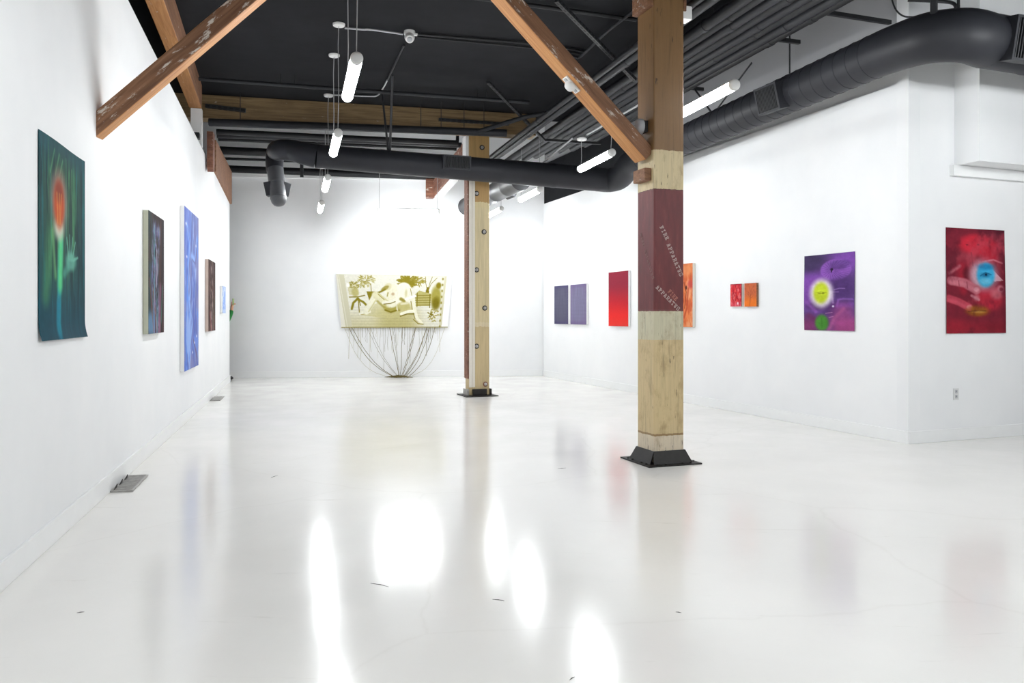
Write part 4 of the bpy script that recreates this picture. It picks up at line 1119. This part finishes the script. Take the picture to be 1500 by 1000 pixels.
conduit([PZ(934, 12, zc - .03), PZ(890, 46, zc - .03), PZ(858, 76, zc - .03), PZ(848, 84, zc - .03), PZ(838, 82, zc - .03), PZ(800, 74, zc - .03)], .016, 'pipe', 'grey conduit with a bend on the ceiling beside the red-banded post')
cz = 3.72
conduit([PZ(986, 122, cz), PZ(950, 145, cz), PZ(860, 197, cz)], .013, 'conduit', 'light grey conduit running from behind the brace to the round lamp canopy', False)
conduit([PZ(838, 203, cz), PZ(792, 241, cz)], .013, 'conduit', 'light grey conduit leading away behind the round lamp canopy', False)
# rods and braces at the right duct
def rod(a, b, r, label):
    m = MB(); m.tube([a, b], r, 8); return tag(m.build('hanger_rod', M['blackmetal'], smooth=True), label, 'rod')
p = RD(9.15) + UP * .2; rod(p, Vector((p.x, p.y, CEILB)), .009, 'thin black rod hanging the right duct above its square vent')
rod(RD(10.55) + UP * .19, V(1101, 92, 9.75), .010, 'thin black diagonal rod tying the right duct to the wall')
rod(V(1018, 131, 10.9), RD(10.62) + UP * .195, .013, 'short black rod above the right duct near the pendant lamp')
p = V(1368, 18, 7.2); rod(Vector((p.x, p.y, 3.9)), Vector((p.x, p.y, CEILB)), .032, 'thick black rod holding the elbow of the right duct')
p = V(1404, 14, 7.35); rod(Vector((p.x, p.y, 3.93)), Vector((p.x, p.y, CEILB)), .013, 'thinner black rod just right of the thick rod at the duct elbow')
conduit([V(1304, -10, 7.8), V(1311, 12, 7.75), V(1322, 23, 7.7), V(1336, 25, 7.65), V(1345, 24, 7.6)], .008, 'blackmetal', 'thin black cable looping over the right duct elbow')
conduit([V(1330, 0, 8.1), V(1380, 2, 8.0), V(1398, 6, 7.9), V(1401, 18, 7.9)], .018, 'blackmetal', 'thin black pipe curving behind the thick rod over the duct elbow')
da = V(560, 139, 12.1); rod(Vector((da.x, da.y, CEIL)), V(569, 224, 12.1), .016, 'left one of the two black rods holding the back duct')
da = PZ(575, 110, CEIL); rod(da, V(571, 224, 12.08), .018, 'right one of the two black rods holding the back duct')

# ------------------------------------------------------------------ pendant lamps
LZ = 3.32
def lamp(c, d, label, canopies=(), cables=True, group='tube pendant lamps', ztop=CEIL, L_=1.24, far_end_first=False):
    c = Vector(c); d = Vector(d).normalized(); s = d.cross(UP).normalized(); r = .049
    root = empty('pendant_lamp', tuple(c), label, 'lamp', group)
    seg = 22; a0, a1 = math.radians(-208), math.radians(28); n = seg
    def arc(rad, lo, hi, k): return [(rad * math.cos(lo + (hi - lo) * i / k), rad * math.sin(lo + (hi - lo) * i / k)) for i in range(k + 1)]
    def extr(poly, h0, h1, closed):
        m = MB(); np_ = len(poly); vs = [c + d * h + s * x + UP * y for h in (h0, h1) for x, y in poly]
        fs = [(i, i + 1, np_ + i + 1, np_ + i) for i in range(np_ - 1)]
        if closed: fs += [(np_ - 1, 0, np_, 2 * np_ - 1), tuple(range(np_ - 1, -1, -1)), tuple(range(np_, 2 * np_))]
        return m.add(vs, fs)
    def fix(o):
        bm = bmesh.new(); bm.from_mesh(o.data); bmesh.ops.recalc_face_normals(bm, faces=bm.faces); bm.to_mesh(o.data); bm.free()
    # opaque back of the fitting
    top = arc(r, math.radians(28.5), math.radians(151.5), 12)
    o = extr(top, -L_ / 2 + .05, L_ / 2 - .05, True).build('housing', M['whiteplastic'], root, True); fix(o)
    o = extr(arc(r, a0, a1, seg), -L_ / 2 + .05, L_ / 2 - .05, True).build('diffuser', M['lamp'], root, True); fix(o)
    for e in (-1, 1):
        m = MB(); m.lathe(c + d * e * (L_ / 2 - .049), d * e, [(0, r * 1.03), (.03, r * 1.03), (.042, r * .9), (.049, r * .55), (.05, 0)], 22)
        m.build('end_cap', M['whiteplastic'], root, True)
    for k, e in enumerate((-1, 1)):
        if not cables or (cables == 'far' and e < 0): continue
        p = c + d * e * (L_ / 2 - .06) + UP * r
        t_ = Vector((p.x + .01, p.y, ztop))
        m = MB(); m.tube([p, p.lerp(t_, .35) + s * .004, p.lerp(t_, .8) - s * .006, t_], .0045, 6); m.build('suspension_cable', M['wire'], root, True)
        if e in canopies:
            m = MB(); m.lathe(t_ - UP * .035, UP, [(0, .02), (.002, .06), (.012, .068), (.03, .068), (.034, .06), (.0345, 0)], 22)
            m.build('canopy', M['whiteplastic'], root, True)
    return root
lx = lambda u, v: PZ(u, v, LZ)
Ld = Vector((-.257, .966, 0))
lamp(lx(515, 116), Ld, 'brightest long tube lamp hanging nearest on the left side of the room', (-1, 1))
lamp(lx(491.5, 210.5), Ld, 'tube lamp, second from the camera in the row on the left', (-1, 1))
lamp(lx(478, 269), Ld, 'tube lamp, third from the camera in the row on the left', (-1,))
lamp(lx(470, 303), Ld, 'tube lamp farthest back in the row on the left', (), ztop=4.2)
lamp(lx(598, 309), BT, 'tube lamp hanging crosswise in front of the back wall above the tapestry', (), ztop=4.2)
Rd = Vector((-.251, .968, 0))
lamp(lx(1029, 149), Rd, 'tube lamp just right of the red-banded post under the conduits', (), 'far', ztop=4.16)
lamp(lx(872, 236), Rd, 'tube lamp just left of the red-banded post below the brace', (1,), ztop=3.74)
lamp(lx(776, 285), Rd, 'tube lamp in front of the room corner, right of the bolted post', (), ztop=4.2)
lamp(lx(724, 311), Rd, 'small looking tube lamp close to the right side of the bolted post', (), ztop=4.2)
# rows go on overhead; side-bay lamps are added fill for the return wall
for (x, y, lab) in ((-.2, 3.0, 'tube lamp of the left row, overhead in front of the camera'), (2.75, 4.2, 'tube lamp of the right row, overhead in front of the camera'),
                    (.35, 1.2, 'tube lamp of the left row, above the camera'), (3.6, 1.2, 'tube lamp of the right row, above and beside the camera'), (4.75, 5.9, 'added fill tube lamp in the side bay before the right duct elbow'), (5.2, 2.4, 'added fill tube lamp in the side bay to the right of the camera'), (6.4, 5.2, 'added fill tube lamp farther into the side bay beyond the right duct elbow')):
    lamp((x, y, LZ), QT if x > 4.6 else Ld, lab, (-1, 1), ztop=CEIL if x + .28 * (y - 10) < 1.8 else CEILB)

# ------------------------------------------------------------------ small fixtures
# ceiling camera
c = box_c
cam_o = empty('ceiling_camera', tuple(c), 'white ceiling camera on the black ceiling near the nearest left lamp', 'camera')
m = MB(); m.lathe(c + UP * .09, -UP, [(0, .062), (.03, .066), (.05, .06), (.055, 0)], 20); m.build('mount', M['whiteplastic'], cam_o, True)
vdir = Vector((.1, -.8, -.6)).normalized()
m = MB(); m.lathe(c + UP * .03 - vdir * .02, vdir, [(0, .03), (.01, .052), (.06, .058), (.10, .05), (.125, .045), (.125, 0)], 20); m.build('camera_body', M['whiteplastic'], cam_o, True)
m = MB(); m.lathe(c + UP * .03 + vdir * .104, vdir, [(0, .03), (.006, .03), (.012, .02), (.013, 0)], 16); m.build('lens', M['greyplastic'], cam_o, True)
m = MB(); m.box(c + UP * .045 + Vector((.05, -.02, 0)), ACR * .04, DEP * .02, UP * .012); m.build('bracket', M['whiteplastic'], cam_o, bevel=.004)
# strobe on the underside of the right brace
t_ = .86; pc = frame_pt(t_, 0, up45(t_) + .002)
ax_ = (frame_pt(1, 0, 0.94) - frame_pt(0, 0, 0)).normalized(); nb = ax_.cross(DEP).normalized()
if nb.z > 0: nb = -nb
st = empty('emergency_strobe', tuple(pc), 'white half-dome strobe fixed under the right brace', 'strobe')
m = MB(); m.box(pc + nb * .008, ax_ * .085, DEP * .045, nb * .008); m.build('back_plate', M['whiteplastic'], st, bevel=.004)
m = MB(); m.lathe(pc + nb * .014, nb, [(0, .052), (.02, .05), (.04, .038), (.052, .015), (.053, 0)], 20); m.build('dome', M['whiteplastic'], st, True)
for s_ in (-1, 1):
    m = MB(); m.box(pc + ax_ * s_ * .062 + nb * .018, ax_ * .012, DEP * .02, nb * .004); m.build('clip', M['greyplastic'], st)
# alarm bell on the near post above the brace
pc = N1 + DEP * .15 - ACR * .001 + UP * 2.955
bell = empty('alarm_bell', tuple(pc), 'grey round alarm bell on the red-banded post just above the brace', 'bell')
m = MB(); m.box(pc - ACR * .02, ACR * .0195, DEP * .05, UP * .05); m.build('back_box', M['blackmetal'], bell, bevel=.004)
m = MB(); m.lathe(pc - ACR * .04, -ACR, [(0, .02), (.004, .072), (.03, .072), (.05, .06), (.062, .035), (.066, 0)], 24); m.build('gong', M['greyplastic'], bell, True)
m = MB(); m.lathe(pc - ACR * .105, -ACR, [(0, .012), (.01, .012), (.012, 0)], 10); m.build('center_screw', M['steel'], bell, True)
# white box on the far side of the near post
pc = C1 + ACR * (W1 / 2 + .05) - DEP * .07 + UP * 3.97
m = MB(); m.box(pc, ACR * .048, DEP * .06, UP * .06); tag(m.build('junction_box', M['whiteplastic'], bevel=.01), 'small white box at the upper right side of the red-banded post', 'box')
# outlet on the return wall
p = ret_u(1400, .002); zc_ = zat(p, 577)
ou = empty('power_outlet', (p.x, p.y, zc_), 'white power outlet low on the return wall under the crimson poster', 'outlet')
m = MB(); m.box(Vector((p.x, p.y, zc_)) + QN * .003, QT * .038, QN * .003, UP * .06); m.build('cover_plate', M['outletface'], ou, bevel=.002)
for s_ in (-1, 1):
    m = MB(); m.box(Vector((p.x, p.y, zc_ + s_ * .026)) + QN * .007, QT * .017, QN * .0015, UP * .018); f = m.build('socket', M['greyplastic'], ou, bevel=.002)
    m = MB()
    for q in (-1, 1): m.box(Vector((p.x, p.y, zc_ + s_ * .026 + .004)) + QN * .009 + QT * q * .006, QT * .0015, QN * .0006, UP * .006)
    m.build('slot', M['slot'], f)
# floor registers along the left baseboard
def register(Y, L_, W_, label, bent):
    o0 = LW(Y) + LN * .02; root = empty('floor_register', tuple(o0 + LT * L_ / 2), label, 'vent')
    fr = MB(); t = .014
    ctr = o0 + LT * L_ / 2 + LN * W_ / 2
    for s_ in (-1, 1):
        fr.box(ctr + LT * s_ * (L_ / 2 - t / 2) + UP * .006, LT * t / 2, LN * W_ / 2, UP * .006)
        fr.box(ctr + LN * s_ * (W_ / 2 - t / 2) + UP * .006, LT * (L_ / 2 - t), LN * t / 2, UP * .006)
    fr.build('frame', M['steel'], root)
    m = MB(); m.box(ctr + UP * .0025, LT * (L_ / 2 - t), LN * (W_ / 2 - t), UP * .0018); m.build('recess', M['slot'], root)
    for k in range(int(L_ / .045)):
        q = -L_ / 2 + t + (k + .5) * (L_ - 2 * t) / int(L_ / .045)
        m = MB(); m.box(ctr + LT * q + UP * .008, LT * .0075 + UP * .002, LN * (W_ / 2 - t), UP * .0025); m.build('louvre', M['steel'], root)
    for k in range(3 if bent else 1):
        b = ctr - LN * (W_ / 2 - .02) + LT * (L_ * (-.36 + .3 * k)) + UP * .012
        m = MB(); m.add([b - LT * .05, b + LT * .05, b + LN * .01 + UP * .03 + LT * .02, b - LN * .004 - LT * .05, b - LN * .004 + LT * .05, b + LN * .006 + UP * .034 + LT * .02],
                        [(0, 1, 2), (5, 4, 3), (0, 3, 4, 1), (1, 4, 5, 2), (2, 5, 3, 0)]); m.build('bent_tab', M['castiron'], root)
    return root
register(5.98, .62, .155, 'larger worn metal floor register at the left baseboard, nearer the camera', True)
register(12.35, .62, .15, 'smaller looking metal floor register at the far end of the left baseboard', False)
# floor debris
for (u, v, L_, ang, lab) in ((118, 897, .035, .4, 'tiny dark wood splinter on the floor at lower left'), (402, 698, .12, 1.3, 'thin dark twig on the floor beside the left wall reflections'), (556, 857, .13, -.5, 'long dark hair-like strand on the floor near the crosswise lamp reflection'),
                         (730, 879, .07, -.4, 'short dark strand on the floor between the two right lamp reflections'), (838, 994, .04, .9, 'small dark chip on the floor at the bottom edge of the view'), (823, 686, .10, .5, 'small curled strip on the floor left of the red-banded post'), (994, 897, .03, -.4, 'tiny dark crumb on the floor below the red-banded post')):
    p = PZ(u, v, 0.0); dd = Vector((math.cos(ang), math.sin(ang), 0)); nn = Vector((-dd.y, dd.x, 0))
    m = MB(); L_ *= .42; m.tube([p - dd * L_ + UP * .0015, p + nn * L_ * .12 + UP * .002, p + dd * L_ + UP * .0015], [.0006, .0016, .0005], 6)
    tag(m.build('splinter', M['castiron'], smooth=True), lab, 'debris')

# ------------------------------------------------------------------ person behind the far end of the left wall
def skin_mesh(name, joints, bones, mat, parent, lvl=2, root=0):
    """joints: list of (co, radius); bones: index pairs"""
    me = bpy.data.meshes.new(name + '_rig'); me.from_pydata([Vector(j[0]) for j in joints], bones, [])
    ob = bpy.data.objects.new(name + '_rig', me); COL.objects.link(ob)
    md = ob.modifiers.new('s', 'SKIN'); sv = me.skin_vertices[0].data
    for i, j in enumerate(joints):
        r = j[1]; sv[i].radius = r if isinstance(r, tuple) else (r, r)
    sv[root].use_root = True; md.use_smooth_shade = True
    sb = ob.modifiers.new('d', 'SUBSURF'); sb.levels = lvl; sb.render_levels = lvl
    bpy.context.view_layer.update()
    dg = bpy.context.evaluated_depsgraph_get(); nm = bpy.data.meshes.new_from_object(ob.evaluated_get(dg))
    bpy.data.objects.remove(ob); bpy.data.meshes.remove(me)
    nm.name = name; nm.materials.clear(); nm.materials.append(mat)
    nm.polygons.foreach_set('use_smooth', [True] * len(nm.polygons))
    o = bpy.data.objects.new(name, nm); COL.objects.link(o); o.parent = parent
    return o
PB = Vector((-5.945, 16.42, 0))
per = empty('person', tuple(PB), 'person in a green sweater mostly hidden behind the left wall, holding up a phone', 'person')
J = [((0, 0, .96), .125), ((0, 0, 1.12), .115), ((0, 0, 1.30), .125), ((0, 0, 1.43), .075), ((0, 0, 1.50), .052), ((.01, -.015, 1.57), .075), ((.01, -.02, 1.65), .095), ((.01, -.01, 1.73), .07),
     ((-.02, .17, 1.39), .052), ((-.02, .21, 1.13), .043), ((.05, .22, .89), .032),
     ((.02, -.17, 1.39), .052), ((.27, -.15, 1.13), .043), ((.345, -.08, 1.36), .034), ((.355, -.075, 1.43), .028), ((.365, -.075, 1.475), .034),
     ((0, .09, .88), .085), ((0, .13, .50), .058), ((-.04, .16, .10), .036), ((.03, -.10, .88), .085), ((.10, -.06, .50), .058), ((.15, .02, .10), .036)]
Bn = [(0, 1), (1, 2), (2, 3), (3, 4), (4, 5), (5, 6), (6, 7), (2, 8), (8, 9), (9, 10), (2, 11), (11, 12), (12, 13), (13, 14), (14, 15), (0, 16), (16, 17), (17, 18), (0, 19), (19, 20), (20, 21)]
# fingers of the raised hand, curled round the phone
hand = Vector((.368, -.075, 1.485))
ph = hand + Vector((.022, -.02, .075))
for k, (oy, ln_) in enumerate(((-.030, .9), (-.010, 1.0), (.010, .95), (.030, .75))):
    b0 = len(J)
    J += [((hand.x + .012, hand.y + oy, hand.z + .018), .010), ((hand.x + .052 * ln_, hand.y + oy - .004, hand.z + .038), .009), ((hand.x + .066 * ln_, hand.y + oy - .018, hand.z + .022 + .02 * k * .3), .008), ((hand.x + .052 * ln_, hand.y + oy - .034, hand.z + .018), .007)]
    Bn += [(15, b0), (b0, b0 + 1), (b0 + 1, b0 + 2), (b0 + 2, b0 + 3)]
b0 = len(J)
J += [((hand.x - .012, hand.y - .03, hand.z + .012), .012), ((hand.x - .006, hand.y - .045, hand.z + .05), .010), ((hand.x + .006, hand.y - .046, hand.z + .08), .008)]
Bn += [(15, b0), (b0, b0 + 1), (b0 + 1, b0 + 2)]
b0 = len(J)     # hanging left hand
J += [((.07, .22, .83), .030), ((.10, .235, .76), .009), ((.09, .215, .745), .009), ((.075, .2, .75), .009), ((.05, .2, .76), .008), ((.11, .25, .81), .009)]
Bn += [(10, b0)] + [(b0, b0 + i) for i in range(1, 6)]
body = skin_mesh('body', J, Bn, M['skin'], per)
sw = [((0, 0, .93), .142), ((0, 0, 1.12), .132), ((0, 0, 1.30), .14), ((0, 0, 1.42), .085), ((-.02, .18, 1.39), .066), ((-.02, .21, 1.13), .056), ((.045, .22, .92), .046), ((.02, -.18, 1.39), .066), ((.27, -.15, 1.13), .060), ((.343, -.082, 1.35), .050), ((.348, -.077, 1.405), .042)]
skin_mesh('sweater', sw, [(0, 1), (1, 2), (2, 3), (2, 4), (4, 5), (5, 6), (2, 7), (7, 8), (8, 9), (9, 10)], M['greenknit'], per)
tr = [((0, 0, .97), .138), ((0, .09, .87), .098), ((0, .13, .50), .074), ((-.04, .16, .09), .058), ((.03, -.10, .87), .098), ((.10, -.06, .50), .074), ((.15, .02, .09), .058)]
skin_mesh('trousers', tr, [(0, 1), (1, 2), (2, 3), (0, 4), (4, 5), (5, 6)], M['darkcloth'], per)
for x0, y0 in ((-.06, .16), (.15, .02)):
    m = MB(); o_ = PB + Vector((x0, y0, 0))
    m.tube([o_ + Vector((-.06, 0, .045)), o_ + Vector((0, 0, .055)), o_ + Vector((.09, 0, .045)), o_ + Vector((.17, 0, .035)), o_ + Vector((.2, 0, .03))], [.03, .045, .044, .034, .012], 14)
    for i, v_ in enumerate(m.v): m.v[i].z = max(v_.z, 0.002)
    m.build('shoe', M['shoe'], per, True)
m = MB(); m.ball(PB + Vector((-.012, -.01, 1.695)), (.105, .1, .10), 18)
for s_ in (-1, 1): m.ball(PB + Vector((-.03, -.01 + s_ * .075, 1.62)), (.055, .03, .11), 12)
m.build('hair', M['hair'], per, True)
for s_ in (-1, 1):
    m = MB(); m.ball(PB + Vector((.098, -.02 + s_ * .032, 1.655)), .012, 10); m.build('eye', M['eye'], per, True)
m = MB(); m.add([PB + Vector(p) for p in ((.095, -.02, 1.655), (.098, -.036, 1.615), (.098, -.004, 1.615), (.124, -.02, 1.618))], [(0, 1, 3), (0, 3, 2), (1, 2, 3), (0, 2, 1)]); m.build('nose', M['skin'], per, True)
m = MB(); m.ball(PB + Vector((.086, -.02, 1.585)), (.010, .024, .006), 10); m.build('mouth', M['pinkcanvas'], per, True)
pw = PB + ph
m = MB(); m.box(pw + Vector((.0, 0, -.004)), Vector((.008, .0, 0)), Vector((0, .034, 0)), UP * .068)
tag(m.build('phone', M['greenobj'], bevel=.006), 'pale green phone held up in the hand at the far end of the left wall', 'phone')

# ------------------------------------------------------------------ camera, world, view
cam = bpy.data.cameras.new('camera'); cam.sensor_fit = 'HORIZONTAL'; cam.sensor_width = 36; cam.lens = F / 1500 * 36
cam.shift_y = -39 / 1500; cam.clip_start = .05; cam.clip_end = 200
co = bpy.data.objects.new('camera', cam); COL.objects.link(co)
co.location = (0, 0, EYE); co.rotation_euler = (math.pi / 2, 0, 0); SC.camera = co
w_ = bpy.data.worlds.new('world'); SC.world = w_; w_.use_nodes = True
w_.node_tree.nodes['Background'].inputs[0].default_value = (.8, .85, .9, 1); w_.node_tree.nodes['Background'].inputs[1].default_value = .3
SC.view_settings.view_transform = 'Standard'; SC.view_settings.look = 'None'; SC.view_settings.gamma = 1; SC.view_settings.use_curve_mapping = False
SC.view_settings.exposure = 0.0
SC.cycles.use_denoising = True; SC.cycles.max_bounces = 10; SC.cycles.diffuse_bounces = 7; SC.cycles.glossy_bounces = 5
